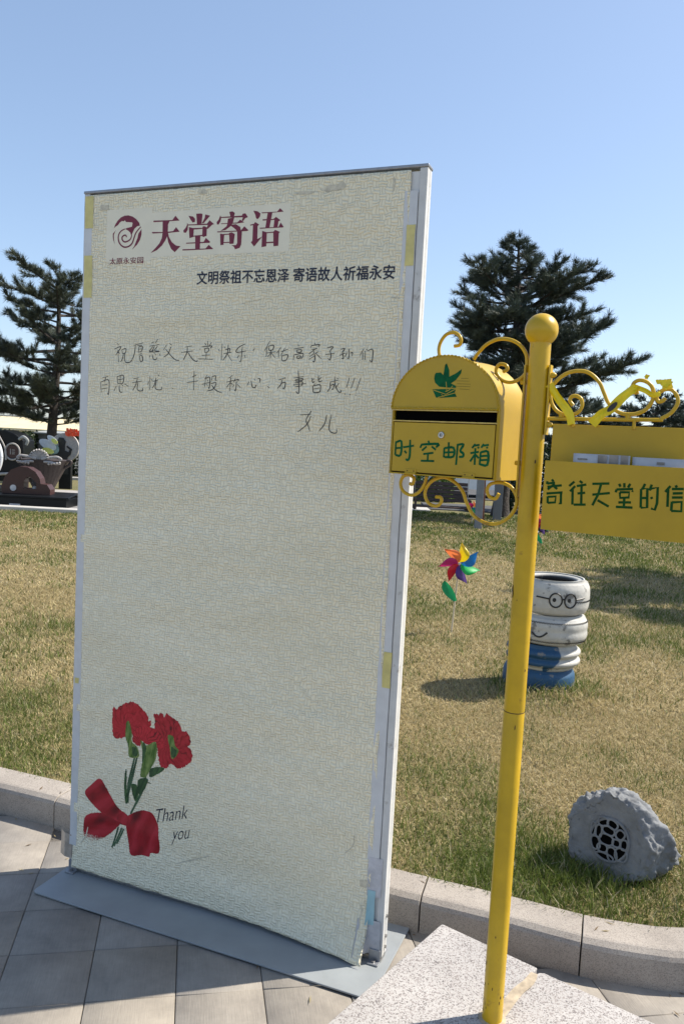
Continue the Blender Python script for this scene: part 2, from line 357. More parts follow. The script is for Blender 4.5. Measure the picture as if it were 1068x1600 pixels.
M['brown_wood'] = mat('dark_stained_wood', (.065, .040, .030), .65, .3, 14)
M['red_wood'] = mat('red_brown_wood', (.20, .07, .03), .6, .25, 14)
M['grey_wood'] = mat('grey_timber', (.21, .215, .225), .75, .18, 10)
M['car_paint'] = mat('white_car_paint', (.66, .67, .68), .25, .03, coat=.5)
M['glass_dark'] = mat('dark_glass', (.015, .018, .02), .08, .05)
M['hub'] = mat('wheel_rim', (.4, .4, .41), .3, .1, metal=.7)
M['lamp_red'] = mat('tail_lamp', (.35, .02, .015), .3, .1)
M['stick'] = mat('pale_plastic_stick', (.62, .52, .38), .5, .05)
for k, c in dict(p_yellow=(.80, .58, .01), p_orange=(.85, .22, .07), p_magenta=(.46, .02, .16), p_red=(.62, .012, .03), p_purple=(.09, .035, .22), p_green=(.02, .48, .10), p_blue=(.01, .17, .47), p_leaf=(.012, .30, .11), p_white=(.7, .7, .7)).items():
    M[k] = leafm = mat('pinwheel_' + k[2:], c, .4, .08, 20)
    nt = leafm.node_tree; b = nt.nodes['Principled BSDF']; b.inputs['Subsurface Weight'].default_value = 0
    t = nt.nodes.new('ShaderNodeBsdfTranslucent'); t.inputs['Color'].default_value = (*c, 1); mx = nt.nodes.new('ShaderNodeMixShader'); mx.inputs[0].default_value = .35
    nt.links.new(b.outputs[0], mx.inputs[1]); nt.links.new(t.outputs[0], mx.inputs[2]); nt.links.new(mx.outputs[0], nt.nodes['Material Output'].inputs['Surface'])
Z = Vector((0, 0, 1))

# traced lettering and artwork, in millimetres on the board and in tenths of a millimetre on the mailbox, sign and brackets
HAND="150 1897 156 1892;139 1878 166 1885 145 1857;154 1875 158 1835;152 1870 162 1863;170 1875 173 1863;170 1876 186 1879 184 1865 173 1863;177 1862 173 1845 166 1835;182 1864 183 1840 192 1833 207 1836 208 1841;217 1890 256 1899;224 1890 221 1863 210 1838;232 1889 250 1891;238 1884 236 1868;238 1885 252 1887 249 1871 237 1868;237 1878 250 1879;239 1861 251 1863;241 1856 246 1838 255 1841 251 1856 241 1855;288 1898 297 1902;312 1911 303 1898;280 1888 318 1893;294 1887 280 1871 298 1874;300 1888 292 1871 301 1868;312 1888 301 1874 321 1871;280 1868 319 1870;284 1859 281 1851;292 1861 297 1846 308 1845 310 1851;301 1864 306 1859;319 1864 324 1856;347 1893 336 1876;358 1897 367 1891;364 1886 354 1864 337 1852;344 1878 363 1859 383 1844 398 1843;416 1885 444 1889;404 1868 448 1873;427 1885 425 1867 415 1848 412 1845;428 1869 446 1848 460 1840 467 1843;491 1898 497 1891;502 1905 503 1891;516 1901 508 1889;475 1881 474 1877;481 1886 517 1889 512 1882;492 1880 491 1869;489 1880 506 1882 504 1871 491 1869;498 1867 498 1848;482 1859 512 1861;467 1848 523 1847;555 1896 554 1844;543 1879 546 1872;563 1887 567 1882;566 1877 583 1881 582 1870;562 1865 589 1870;577 1894 575 1866 560 1844;575 1866 592 1842;638 1896 615 1885 607 1870 642 1874;628 1887 625 1845 619 1842;619 1861 611 1852;637 1861 640 1854;92 1780 117 1786;108 1782 102 1769;86 1766 91 1731;88 1767 120 1773 121 1727 116 1731;93 1756 115 1759;93 1743 117 1747;154 1785 158 1762;154 1786 179 1790 178 1765 158 1762;157 1775 179 1779;167 1788 167 1765;152 1755 143 1737;164 1758 165 1740 171 1734 177 1735;173 1760 179 1755;185 1763 201 1754;221 1780 242 1784;215 1766 254 1773;236 1781 231 1761 219 1741;239 1769 237 1747 246 1740 259 1742 258 1750;286 1790 287 1745;281 1772 278 1762;293 1780 296 1773;299 1773 319 1778;310 1785 305 1763 297 1751;312 1775 308 1753 317 1746 332 1747 333 1756;318 1795 322 1790;375 1752 378 1750;455 1808 456 1747;429 1771 472 1778;448 1790 464 1796;504 1796 496 1784;499 1786 496 1758;499 1786 514 1789 514 1756 510 1758;486 1767 519 1775;505 1782 508 1777;504 1767 507 1763;523 1794 521 1780;524 1793 536 1794 535 1782 541 1781;519 1770 538 1773 528 1753 506 1746;522 1765 539 1749 562 1741;597 1798 584 1788;576 1776 601 1781;591 1790 589 1748;590 1776 577 1759;592 1774 599 1767;608 1788 601 1776;603 1781 619 1785 617 1779;612 1779 610 1751 605 1753;604 1769 599 1760;615 1770 627 1760;672 1882 666 1874;724 1905 707 1875;714 1886 713 1856;719 1889 723 1877 735 1879 737 1892 719 1889;715 1868 744 1872;729 1877 728 1852;728 1868 718 1856;731 1868 744 1854;763 1886 749 1868;756 1875 756 1854;764 1873 787 1880;776 1884 764 1861;767 1861 769 1846 783 1848 787 1863 767 1860;821 1895 823 1889;807 1881 839 1886;817 1878 819 1871 831 1872 832 1879 817 1878;808 1862 807 1848;808 1863 838 1868 836 1855 831 1853;818 1859 820 1853 829 1854 830 1860 818 1859;876 1900 877 1895;864 1890 862 1885;864 1891 891 1895 888 1888;867 1880 885 1883;877 1880 858 1867;873 1876 878 1860 877 1843 871 1846;873 1867 861 1858;876 1860 859 1850;888 1874 880 1867;880 1869 900 1852;917 1885 936 1888 927 1876;927 1876 931 1863 928 1849 922 1854;913 1865 942 1869;961 1881 975 1883 968 1872 972 1854 965 1855;959 1863 977 1870;988 1883 989 1856 984 1856;983 1872 976 1859;993 1870 1000 1871 998 1861;1035 1883 1024 1863;1033 1872 1033 1850;1040 1877 1041 1850;1043 1883 1045 1879;1047 1877 1063 1880 1063 1846 1056 1849;656 1779 651 1767;664 1781 669 1763 678 1761 683 1770;674 1788 679 1783;687 1789 695 1788 693 1775;722 1766 728 1761;760 1786 783 1793;771 1786 769 1774 757 1760;769 1776 783 1779 780 1761 774 1762;811 1793 844 1798;817 1789 819 1784 840 1787 840 1792 817 1788;815 1778 840 1782 839 1771;810 1772 853 1777;816 1766 840 1770;825 1816 830 1750 820 1752;872 1794 875 1781 882 1784;872 1789 880 1792;893 1802 895 1784 907 1787;904 1797 895 1790;883 1777 878 1772;876 1770 879 1752 899 1753 900 1774 876 1770;879 1761 898 1765;932 1783 958 1789;933 1782 933 1766 924 1753;935 1773 945 1776 943 1762 938 1763;946 1800 949 1776 960 1756 969 1754 968 1760;961 1780 950 1765;953 1796 958 1793;994 1797 986 1768;981 1750 984 1747;1011 1797 1001 1766;997 1748 1000 1746;1030 1797 1018 1759;1015 1747 1018 1745;875 1695 859 1667 867 1649 873 1633;838 1681 873 1685;874 1679 862 1653 833 1629;927 1685 921 1658 905 1635;942 1686 937 1658 937 1640 948 1631 961 1632 961 1642"
TITLE="280 2292 353 2290 364 2303 380 2287 342 2287 337 2277 337 2254 357 2255 368 2267 382 2252 338 2250 342 2237 354 2220 370 2209 387 2206 366 2188 352 2199 340 2221 335 2239 328 2226 316 2211 297 2197 273 2189 290 2203 306 2218 315 2235 317 2251 279 2251 275 2256 317 2254 316 2287 281 2287;413 2300 430 2297 438 2290 438 2280 430 2278 422 2287;442 2305 459 2305 465 2303 463 2273 446 2272;475 2301 493 2296 487 2290 470 2274 464 2274 474 2291;409 2279 413 2272 412 2256 405 2247 397 2249 396 2255 404 2263 409 2272;412 2273 483 2272 492 2282 509 2269 502 2268 487 2256 482 2256 486 2268 414 2270;416 2265 435 2260 434 2233 420 2230;431 2261 468 2260 468 2257 431 2256;467 2263 472 2265 487 2259 483 2257 483 2234 470 2231 467 2236;433 2237 469 2238 469 2234 433 2234;441 2235 460 2235 460 2193 443 2194;408 2216 473 2216 481 2228 497 2215 495 2212 408 2213;395 2196 481 2195 492 2206 509 2193 505 2192 396 2192;562 2304 574 2305 582 2299 579 2289 567 2289;530 2295 534 2288 532 2277 525 2267 519 2268 518 2275 525 2282;532 2290 607 2290 611 2296 620 2296 629 2284 620 2282 612 2273 608 2275 611 2285 534 2287;533 2270 592 2270 602 2278 617 2269 592 2267 535 2268;558 2283 581 2287 576 2269 569 2260 551 2249 533 2247 554 2260 557 2268;565 2264 587 2265 603 2256 606 2245 593 2244 582 2253;521 2246 606 2245 618 2257 633 2244 627 2242 522 2243;532 2239 547 2236 546 2204 535 2203;544 2237 567 2237 567 2234 544 2234;564 2239 573 2241 585 2235 582 2206 568 2205;545 2212 568 2212 568 2209 545 2209;593 2245 610 2244 609 2202 604 2192 588 2188 584 2196 575 2201 591 2201 595 2207;647 2303 662 2300 672 2293 671 2284 663 2276 657 2280 655 2289;638 2261 651 2263 655 2268 669 2260 664 2255 665 2216 682 2223 655 2194 643 2207 648 2212 648 2259 639 2258;676 2296 729 2295 739 2305 751 2294 712 2293 678 2293;697 2294 713 2294 705 2248 691 2247;681 2275 718 2274 726 2280 742 2269 735 2266 733 2248 719 2248 721 2271 681 2271;671 2250 736 2249 743 2262 754 2248 750 2247 673 2247;681 2240 697 2235 697 2193 681 2191;695 2235 720 2236 720 2233 695 2232;719 2235 725 2241 742 2234 738 2230 738 2193 722 2192;697 2206 723 2206 723 2202 697 2202"
LOGO="125 2275 129 2286 139 2299 152 2309 167 2314 182 2314 199 2309 213 2300 225 2288 228 2279 217 2277 207 2270 201 2259 195 2247 191 2258 182 2265 169 2271 179 2274 197 2277 199 2289 195 2291 173 2293 168 2299 164 2296 156 2297 148 2293 141 2285 131 2280;121 2257 132 2268 125 2254 126 2238 130 2222 123 2238 121 2249;235 2267 235 2249 230 2233 219 2218 199 2202 209 2215 215 2229 220 2239 223 2253 231 2263"
LOGOS="169 2271 153 2264 144 2251 145 2234 154 2220 169 2212 186 2214 199 2223 206 2239 212 2254 222 2266 232 2275;177 2244 173 2250 166 2250 159 2245 160 2236 169 2229 182 2231 193 2238 197 2250"
F_RED1="174 630 180 651 189 639 211 659 237 673 259 680 282 674 305 656 320 640 324 619 331 626 334 608 315 585 293 575 279 534 264 537 256 568 234 551 212 540 189 536 177 544 172 591;345 648 356 656 365 648 370 660 381 657 385 645 395 660 417 654 439 642 454 626 458 608 472 614 487 598 493 575 481 561 495 553 501 533 494 509 470 489 445 478 427 487 416 491 399 469 377 470 369 494 360 537 344 584 349 617;129 378 156 353 181 319 212 287 255 267 245 235 199 238 144 255 104 276 72 302 67 321 94 350;70 225 144 257 199 244 222 236 203 212 170 181 132 156 73 140;251 266 281 289 314 303 347 301 370 277 379 247 385 171 352 160 345 145 316 144 271 133 258 179 249 223"
F_RED2="263 569 277 591 307 601 329 600 351 598 373 583 388 561 388 542 368 532 356 555 324 539 297 547 291 526 272 529 258 543;350 617 371 636 414 635 451 616 466 588 431 581 401 595 373 596;193 646 223 658 252 663 283 643 313 617 284 618 246 643 216 625;84 311 134 335 181 299 221 262 191 255 136 276;83 211 145 238 199 231 145 212;289 271 318 284 348 265 365 205 335 230 298 234"
F_RED3="381 654 407 649 429 631 400 626;425 537 475 546 490 524 462 500 427 505;187 600 224 613 233 570 196 557;102 348 129 370 141 350 103 315;269 182 313 212 344 174 300 157;376 514 404 526 406 489 384 478;221 272 255 267 252 235 226 237 206 252"
F_GR1="232 596 243 607 256 568 257 536 280 521 288 491 266 480 247 483 242 520 230 550;292 549 316 534 352 554 361 530 355 491 338 456 320 423 298 422 301 461 307 494;402 585 423 586 432 557 447 541 433 513 419 510 411 546"
F_GR2="338 456 377 470 392 464 357 437 335 426;303 541 317 528 312 495 303 468;418 548 439 539 433 516 420 517;258 517 280 515 282 493 265 487;238 435 232 395 238 318 249 321 244 372;262 382 285 387 293 356 279 328;328 408 347 405 334 404;291 408 328 419 322 388 301 358 289 368"
F_STEM="281 489 262 402 242 313;320 427 307 372 262 278;270 481 251 386 250 315;215 221 190 140;238 220 209 158;230 222 198 148"
BOXCH="-3567 16136 -3569 15780;-3565 16114 -3399 16143 -3401 15788 -3569 15780;-3570 15958 -3414 15974;-3337 15991 -3005 16049;-3133 16197 -3116 15803 -3159 15668 -3238 15686;-3289 15904 -3222 15841;-2586 16197 -2556 16125;-2770 16103 -2813 16001;-2769 16090 -2284 16124 -2351 16035;-2625 16044 -2758 15930;-2476 16051 -2347 15971;-2712 15845 -2415 15890;-2573 15873 -2570 15691;-2775 15667 -2376 15680;-2106 16033 -2103 15789;-2106 16025 -1842 16045 -1835 15825 -2090 15799;-2098 15914 -1843 15935;-1986 16179 -1970 15818;-1730 16147 -1739 15618;-1728 16126 -1564 16142 -1647 15982 -1557 15915 -1565 15839 -1673 15825;-1239 16168 -1324 16060;-1259 16125 -1123 16152;-1165 16101 -1139 16060;-1011 16178 -1072 16080;-1017 16136 -873 16163;-924 16111 -903 16071;-1361 15933 -1133 15977;-1232 16064 -1224 15648;-1243 15897 -1355 15724;-1210 15899 -1122 15820;-1078 15980 -1087 15656;-1077 15968 -883 15989 -882 15667 -1088 15676;-1080 15872 -890 15894;-1081 15772 -891 15791"
DOVE="-2482 17892 -2450 17926 -2314 17933 -2237 17869 -2206 18122 -2161 18163 -2077 17994 -2065 17826 -1880 17908 -1722 18011 -1738 17907 -1868 17741 -2005 17657 -1857 17594 -1854 17544 -2093 17552 -2337 17573 -2467 17680 -2499 17786;-2529 17509 -1852 17523 -1883 17427 -1814 17322 -2366 17288 -2416 17305"
DOVEL="-2503 17492 -2130 17383 -1852 17519;-2366 17297 -1869 17418"
SPEED="-1729 17782 -1519 17781;-1843 17720 -1490 17710;-1838 17649 -1453 17636;-1857 17586 -1457 17574;-1757 17519 -1475 17503"
SIGNCH="649 15418 695 15368;546 15369 544 15298;550 15312 732 15346;556 15235 894 15294;727 15318 568 15172;722 15247 796 15199;547 15074 924 15128;580 15006 592 14846;581 14995 774 15021 767 14879 591 14854;890 15118 903 14854 856 14868;1182 15402 1069 15289;1207 15299 1096 15168;1154 15225 1174 14859;1300 15427 1372 15380;1241 15301 1459 15352;1271 15129 1447 15160;1351 15344 1376 14876;1205 14862 1478 14885;1593 15378 1974 15412;1612 15128 2001 15195;1793 15392 1745 15148 1631 14880;1739 15010 1999 14883;2187 15420 2225 15355;2300 15445 2308 15344;2430 15437 2388 15350;2139 15287 2131 15219;2139 15287 2493 15324 2486 15256;2219 15229 2235 15101 2422 15126 2422 15244 2219 15229;2326 15108 2332 14904;2204 14996 2479 15018;2157 14890 2520 14903;2748 15459 2708 15356;2672 15337 2695 14918;2672 15337 2803 15356 2831 14930 2695 14918;2688 15136 2814 15146;2890 15453 2854 15317;2861 15351 3020 15395 3033 15047 2998 14894 2917 14920;2897 15176 2922 15132;3280 15447 3183 15308;3239 15378 3256 14982;3385 15471 3414 15424;3316 15384 3559 15402;3339 15287 3545 15309;3331 15197 3553 15214;3339 15105 3340 14900;3340 15089 3537 15115 3547 14908 3340 14900"
SCR_S="274 16871 2696 16912 2899 16949 3092 17078 3206 17265 3208 17418 3109 17569 2990 17614 2849 17566 2756 17441 2809 17334 2895 17351 2949 17413;892 17199 809 17311 844 17409 956 17427 1075 17348 1103 17187 1018 17039 828 16969 596 17012 418 17172 328 17401 337 17598 440 17763 626 17927 847 18009 1104 18009 1302 17914 1473 17739 1584 17517 1695 17296 1863 17125 2054 17035 2298 17032 2502 17109 2638 17268 2695 17471 2635 17671 2508 17778 2356 17808 2241 17745 2221 17620 2274 17527 2362 17544"
RIB_S="313 17697 536 17371 825 17018 910 16743;1391 16759 1592 17006 1800 17139 2026 17397 2281 17621;2279 17652 2525 17561 2680 17471 2854 17504"
KNOT="2295 17636 2789 17765 2953 17720 2529 17887"
SCR_B="-2363 18684 -2218 18710 -2178 18838 -2261 18970 -2438 19041 -2633 18983 -2771 18814 -2818 18619 -2777 18399;-1779 18327 -1649 18503 -1429 18708 -1113 18823 -793 18792 -537 18661 -367 18451 -315 18226 -331 17980 -496 17817 -714 17744 -946 17799 -1105 17967 -1128 18093 -1044 18196 -882 18173 -829 18068 -938 18007;-826 14953 -908 14818 -1074 14848 -1157 15013 -1074 15170 -800 15232 -520 15146 -344 14907 -347 14654 -508 14385 -815 14184 -1142 14172 -1488 14334 -1703 14621 -1846 14917 -2084 15141 -2392 15253 -2693 15188 -2911 14992 -2973 14761 -2854 14544 -2617 14475 -2471 14577 -2480 14711 -2634 14720;-2954 15237 -3017 15007 -3185 14790 -3418 14703 -3667 14798 -3762 14999 -3694 15188 -3509 15246 -3344 15166 -3386 15003 -3467 15020"
BARS="-337 18062 -329 15013;229 18156 269 16473"
LOCK="-2212 16353 -2373 16348"
HINGE="-3062 15387 -1368 15387"
# ------------------------------------------------------------------ ground, pavement, kerb, lawn
g = MB(); S_ = 1500.0
g.add([(-S_, -S_, -.06), (S_, -S_, -.06), (S_, S_, -.06), (-S_, S_, -.06)], [(0, 1, 2, 3)])
tag(g.build('ground', mat('far_ground', (.24, .21, .14), .95, .2, .3)), kind='structure')

KPTS = [(-9, 5.9), (-7, 5.15), (-4.5, 4.28), (-2.5, 3.60), (-1.354, 3.193), (-1.035, 3.076), (-.5, 2.862), (.225, 2.556), (.324, 2.521), (.609, 2.420), (.803, 2.343), (.95, 2.308), (1.097, 2.290), (1.35, 2.31), (1.65, 2.40), (2.0, 2.60), (2.5, 3.0), (3.3, 3.75), (4.6, 5.0), (7, 7.3), (10, 10)]
KL = smooth_line([(a, b, 0) for a, b in KPTS], 12)
KX = np.array([p.x for p in KL]); KY = np.array([p.y for p in KL])
kerb_y = lambda x: np.interp(x, KX, KY)
# arc length resample, joint falls at (.324, 2.521)
seg = [0.0]
for i in range(1, len(KL)): seg.append(seg[-1] + (KL[i]-KL[i-1]).length)
seg = np.array(seg); i0 = int(np.argmin([(p-Vector((.324, 2.521, 0))).length for p in KL])); s0 = seg[i0]
kpt = lambda s: Vector((float(np.interp(s, seg, KX)), float(np.interp(s, seg, KY)), 0))
kb = MB(); BLK = .512; k0 = -int(s0//BLK); k1 = int((seg[-1]-s0)//BLK)
kprof = [(0.006, -.05), (0.0, .0), (0.0, .094), (0.006, .106), (0.022, .118), (0.03, .12), (.142, .12), (.146, .117), (.146, -.05)]
for k in range(k0, k1):
    a, b = s0 + k*BLK + .0022, s0 + (k+1)*BLK - .0022; n = 7; rows = []
    dz = random.uniform(-.0015, .0015); do = random.uniform(-.002, .002)
    for j in range(n):
        s = a + (b-a)*j/(n-1); p = kpt(s); t = (kpt(s+.03)-kpt(s-.03)).normalized(); nn = Vector((-t.y, t.x, 0))
        rows.append([p + nn*(q+do) + Z*(z+(dz if z > .05 else 0)) for q, z in kprof])
    P = len(kprof); vs = [v for r in rows for v in r]
    fs = [(i*P+j, i*P+j+1, (i+1)*P+j+1, (i+1)*P+j) for i in range(n-1) for j in range(P-1)] + [tuple(range(P)), tuple((n-1)*P+j for j in range(P))]
    kb.add(vs, fs)
tag(kb.build('kerb', M['kerb'], bevel=.0015, seg=1), kind='structure')

# pavement: square stone pavers laid in straight joints, and the sand bed under them
pd1 = Vector((.983, .184, 0)); pd2 = Vector((.184, -.983, 0)); po = Vector((-.941, 2.302, 0))
V = []; F = []; C = []
def paver(cx, cy, ax, ay, hw, hh, z, col):
    b = len(V); bv = .0025
    for (i, j, zz, ins) in [(-1, -1, -.03, 0), (1, -1, -.03, 0), (1, 1, -.03, 0), (-1, 1, -.03, 0), (-1, -1, z-bv, 0), (1, -1, z-bv, 0), (1, 1, z-bv, 0), (-1, 1, z-bv, 0), (-1, -1, z, bv), (1, -1, z, bv), (1, 1, z, bv), (-1, 1, z, bv)]:
        p = Vector((cx, cy, 0)) + ax*i*(hw-ins) + ay*j*(hh-ins); V.append((p.x, p.y, zz)); C.append(col)
    for o_ in (0, 4):
        for i in range(4): F.append((b+o_+i, b+o_+(i+1) % 4, b+o_+4+(i+1) % 4, b+o_+4+i))
    F.append((b+8, b+9, b+10, b+11))
for i in range(-26, 30):
    for j in range(-10, 24):
        c = po + pd1*(.251*(i+.5)) + pd2*(.233*(j+.5))
        if c.y > float(kerb_y(c.x)) + .02 or abs(c.x) > 6.5: continue
        k = random.uniform(.95, 1.05); tint = random.uniform(-.01, .01)
        paver(c.x, c.y, pd1, pd2, .1244, .1154, random.uniform(-.001, .001), (.300*k+tint, .272*k+tint*.6, .236*k))
o = np_mesh('pavement', V, F, M['paver'], col=np.array(C)); tag(o, kind='structure')
bd = MB(); bd.add([(-12, -6, -.008), (12, -6, -.008), (12, 3.2, -.008), (-12, 6.2, -.008)], [(0, 1, 2, 3)])
tag(bd.build('pavement_bed', M['joint']), kind='structure')

# lawn: colour mask shared by the soil sheet and the blades
def green_mask(x, y):
    d = np.maximum(y - kerb_y(x), 0)
    g = .0 + .38*np.exp(-(d/1.3)**1.6) + 1.0*(fbm(x*.55+3, y*.55, 3)-.50) + .95*(fbm(x*2.6, y*1.7, 11)-.5)
    g += .42*np.clip((y-9)/4, 0, 1)
    g += .75*np.exp(-(((x-1.36)/.42)**2+((y-4.9)/.33)**2)) + .55*np.exp(-(((x-.9)/.35)**2+((y-2.75)/.3)**2))
    return np.clip(g, 0, 1)
DRY = np.array([.365, .285, .132]); DRY2 = np.array([.50, .415, .22]); GRN = np.array([.085, .125, .022]); GRN2 = np.array([.17, .205, .05])
def lawn_z(x, y): return .098 + .012*(fbm(x*1.3, y*1.3, 21)-.5) + .05*np.exp(-(((x-1.36)/.35)**2+((y-4.85)/.3)**2))
ts = np.concatenate([np.linspace(0, 1, 60)**2*8, np.linspace(8.3, 60, 50)])
xs = np.concatenate([np.linspace(-30, -6.2, 20), np.linspace(-6, 6, 160), np.linspace(6.2, 30, 20)])
Xg, Tg = np.meshgrid(xs, ts); Yg = np.interp(Xg, KX, KY) + .1 + Tg
Yg = np.where(np.abs(Xg) > 8, np.maximum(Yg, 5.2), Yg)
gm = green_mask(Xg, Yg)[..., None]; cc = (DRY*.62)*(1-gm) + (GRN*.62)*gm
nr, nc = Xg.shape; idx = np.arange(nr*nc).reshape(nr, nc)
Fq = np.stack([idx[:-1, :-1], idx[:-1, 1:], idx[1:, 1:], idx[1:, :-1]], -1).reshape(-1, 4)
o = np_mesh('lawn', np.stack([Xg, Yg, lawn_z(Xg, Yg)], -1).reshape(-1, 3), Fq, M['soil'], col=cc.reshape(-1, 3), smooth=True); tag(o, kind='structure')

def blades(name, n, xr, yr, hgt, wid, keep=None):
    x = rng.uniform(xr[0], xr[1], n); y = rng.uniform(yr[0], yr[1], n)
    ok = y > kerb_y(x) + .125
    ok &= ((x-1.36)**2 + (y-5.05)**2) > .20**2
    if keep is not None: ok &= keep(x, y)
    x = x[ok]; y = y[ok]; n = len(x)
    gm = green_mask(x, y); gn = rng.random(n) < (.04 + .9*gm)
    h = hgt*rng.uniform(.45, 1.25, n)*np.where(gn, 1.0 + .5*gm, .8)
    h *= 1 + .6*np.exp(-(((x-1.36)/.36)**2+((y-4.78)/.22)**2)) + .5*np.exp(-(((x-1.0)/.3)**2+((y-2.72)/.18)**2))
    az = rng.uniform(0, 2*np.pi, n); lean = np.where(gn, rng.uniform(.1, 1.0, n), rng.uniform(.5, 1.9, n))
    wd = wid*rng.uniform(.6, 1.2, n); tw = rng.uniform(0, np.pi, n)
    z0 = lawn_z(x, y) - .004
    c, s = np.cos(az), np.sin(az); px, py = np.cos(tw), np.sin(tw)
    def pt(f, wf, sg):
        dx = h*np.sin(lean)*f*f; 
        return np.stack([x + c*dx + sg*px*wd*wf, y + s*dx + sg*py*wd*wf, z0 + h*f*np.cos(lean*.55*f)], -1)
    P = [pt(0, .5, -1), pt(0, .5, 1), pt(.5, .42, -1), pt(.5, .42, 1), pt(1, .06, -1), pt(1, .06, 1)]
    Vb = np.stack(P, 1).reshape(-1, 3); b = np.arange(n)[:, None]*6
    Fb = np.concatenate([b+np.array([[0, 1, 3, 2]]), b+np.array([[2, 3, 5, 4]])], 0)
    t = rng.random((n, 1)); k = rng.uniform(.75, 1.2, (n, 1))
    col = np.where(gn[:, None], GRN*(1-t)+GRN2*t, DRY*(1-t)+DRY2*t)*k
    straw = rng.random(n) < .05; col[straw] = np.array([.48, .42, .27])
    return Vb, Fb, np.repeat(col, 6, 0)
frus = lambda x, y: (x > -0.50*y - 1.0) & (x < .50*y + 1.2)
parts = [blades('a', 240000, (-2.6, 3.4), (2.3, 4.6), .033, .0038, frus), blades('b', 150000, (-4.0, 5.0), (4.6, 7.5), .042, .006, frus),
         blades('c', 120000, (-6.5, 7.5), (7.5, 11.5), .042, .010, frus), blades('d', 90000, (-8.5, 9.5), (11.5, 14.15), .042, .015, frus), blades('e', 70000, (-3.2, 10), (14.15, 18.6), .045, .02, frus)]
Vb = []; Fb = []; Cb = []; nb_ = 0
for v, f, c in parts: Vb.append(v); Fb.append(f+nb_); Cb.append(c); nb_ += len(v)
o = np_mesh('lawn_grass', np.concatenate(Vb), np.concatenate(Fb), M['grass'], col=np.concatenate(Cb)); tag(o, kind='stuff')
o['label'] = 'dry tan lawn grass with green patches along the stone kerb'; o['category'] = 'grass'

# far paths
def strip(name, x0, x1, y0, y1, z0, z1, m):
    b = MB(); b.box(((x0+x1)/2, (y0+y1)/2, (z0+z1)/2), (x1-x0, y1-y0, z1-z0)); return tag(b.build(name, m, bevel=.01, seg=1), kind='structure')
strip('path_edging', -14, -2.6, 14.20, 14.45, 0, .17, M['path_pale'])
strip('sculpture_pavement', -14, -2.6, 14.45, 16.9, 0, .13, M['grey_path'])
strip('path_edging', -14, -2.6, 16.9, 17.1, 0, .17, M['path_pale'])
strip('path_edging', -16, -2.6, 23.6, 23.9, 0, .18, M['path_pale'])
strip('footpath', -2.0, 2.1, 18.9, 19.9, 0, .125, M['path_pale'])
strip('footpath', 2.1, 14, 19.4, 21.5, 0, .125, M['asphalt_path_shade'])  # stretch of path in shade, the shade put into its dark colour
strip('parking', -2.0, 16, 24.0, 31.0, 0, .13, M['asphalt_path_shade'])

# ------------------------------------------------------------------ granite plinth with the mailbox pole in it
sc_ = Vector((.379, 2.387, 0)); sl = Vector((-.605, -.796, 0)); sr = Vector((.796, -.605, 0))     # far corner, left edge dir, right edge dir
HS = .12
t = thing('granite_block', 'speckled pale granite block that the yellow pole stands in', 'stone block', tuple(sc_))
b = MB(); b.prism([sc_+sr*.005, sc_+sr*.318, sc_+sr*.318+sl*.95, sc_+sl*.95, sc_+sl*.006], Z*HS)
b.build('slab_stone', M['slab'], t, bevel=.003)
t = thing('granite_block', 'speckled pale granite block right of the pole, beside the curved kerb', 'stone block', tuple(sc_+sr*.33))
b = MB(); b.prism([sc_+sr*.330+sl*.012, sc_+sr*.342+sl*.004, sc_+sr*.70, sc_+sr*.70+sl*.95, sc_+sr*.322+sl*.95, sc_+sr*.322+sl*.03], Z*(HS-.002))
b.build('slab_stone', M['slab'], t, bevel=.004)
b = MB()
ribbon(b, [(0, 0), (.05, .004), (.12, -.003), (.3, .004), (.5, 0)], .03, lambda a, c, off: sc_ + sr*(.322+c) + sl*(.03+a) + Z*(HS+.0015))
b.build('mortar_smear', M['mortar'], t)

# ------------------------------------------------------------------ display board
BL = Vector((-.9216, 2.78371, 0)); ang = -.3751594
ex = Vector((math.cos(ang), math.sin(ang), 0)); nb = Vector((math.sin(ang), -math.cos(ang), 0))
UV = lambda u, v, o=0.0: BL + ex*u + Z*v + nb*o
BW, BH = 1.197, 2.40
board = thing('display_board', 'tall cream message board on a grey steel foot, handwriting and red carnations on its paper', 'notice board', tuple(UV(.6, 0)))
b = MB(); b.box(UV(BW/2, .02+(BH-.02)/2, -.018), (BW-.03, .030, BH-.05), ax=(ex, nb, Z)); b.build('panel', M['panel_white'], board)
def bar(u0, u1, v0, v1, o0, o1, mat_, name, bev=.003, par=board):
    b = MB(); b.box(UV((u0+u1)/2, (v0+v1)/2, (o0+o1)/2), (u1-u0, abs(o1-o0), v1-v0), ax=(ex, nb, Z)); return b.build(name, mat_, par, bevel=bev)
bar(-.002, .022, .025, BH-.006, -.020, .002, M['white_pvc'], 'frame_strip'); bar(-.002, .022, .025, BH-.006, -.042, -.0215, M['white_pvc'], 'frame_strip')
bar(BW-.022, BW+.002, .025, BH-.006, -.020, .002, M['white_pvc'], 'frame_strip'); bar(BW-.022, BW+.002, .025, BH-.006, -.042, -.0215, M['white_pvc'], 'frame_strip')
bar(-.004, BW+.004, BH-.006, BH+.004, -.044, .004, M['alu'], 'top_trim')
bar(0, BW, .010, .024, -.040, .0025, M['bolt'], 'bottom_rail')

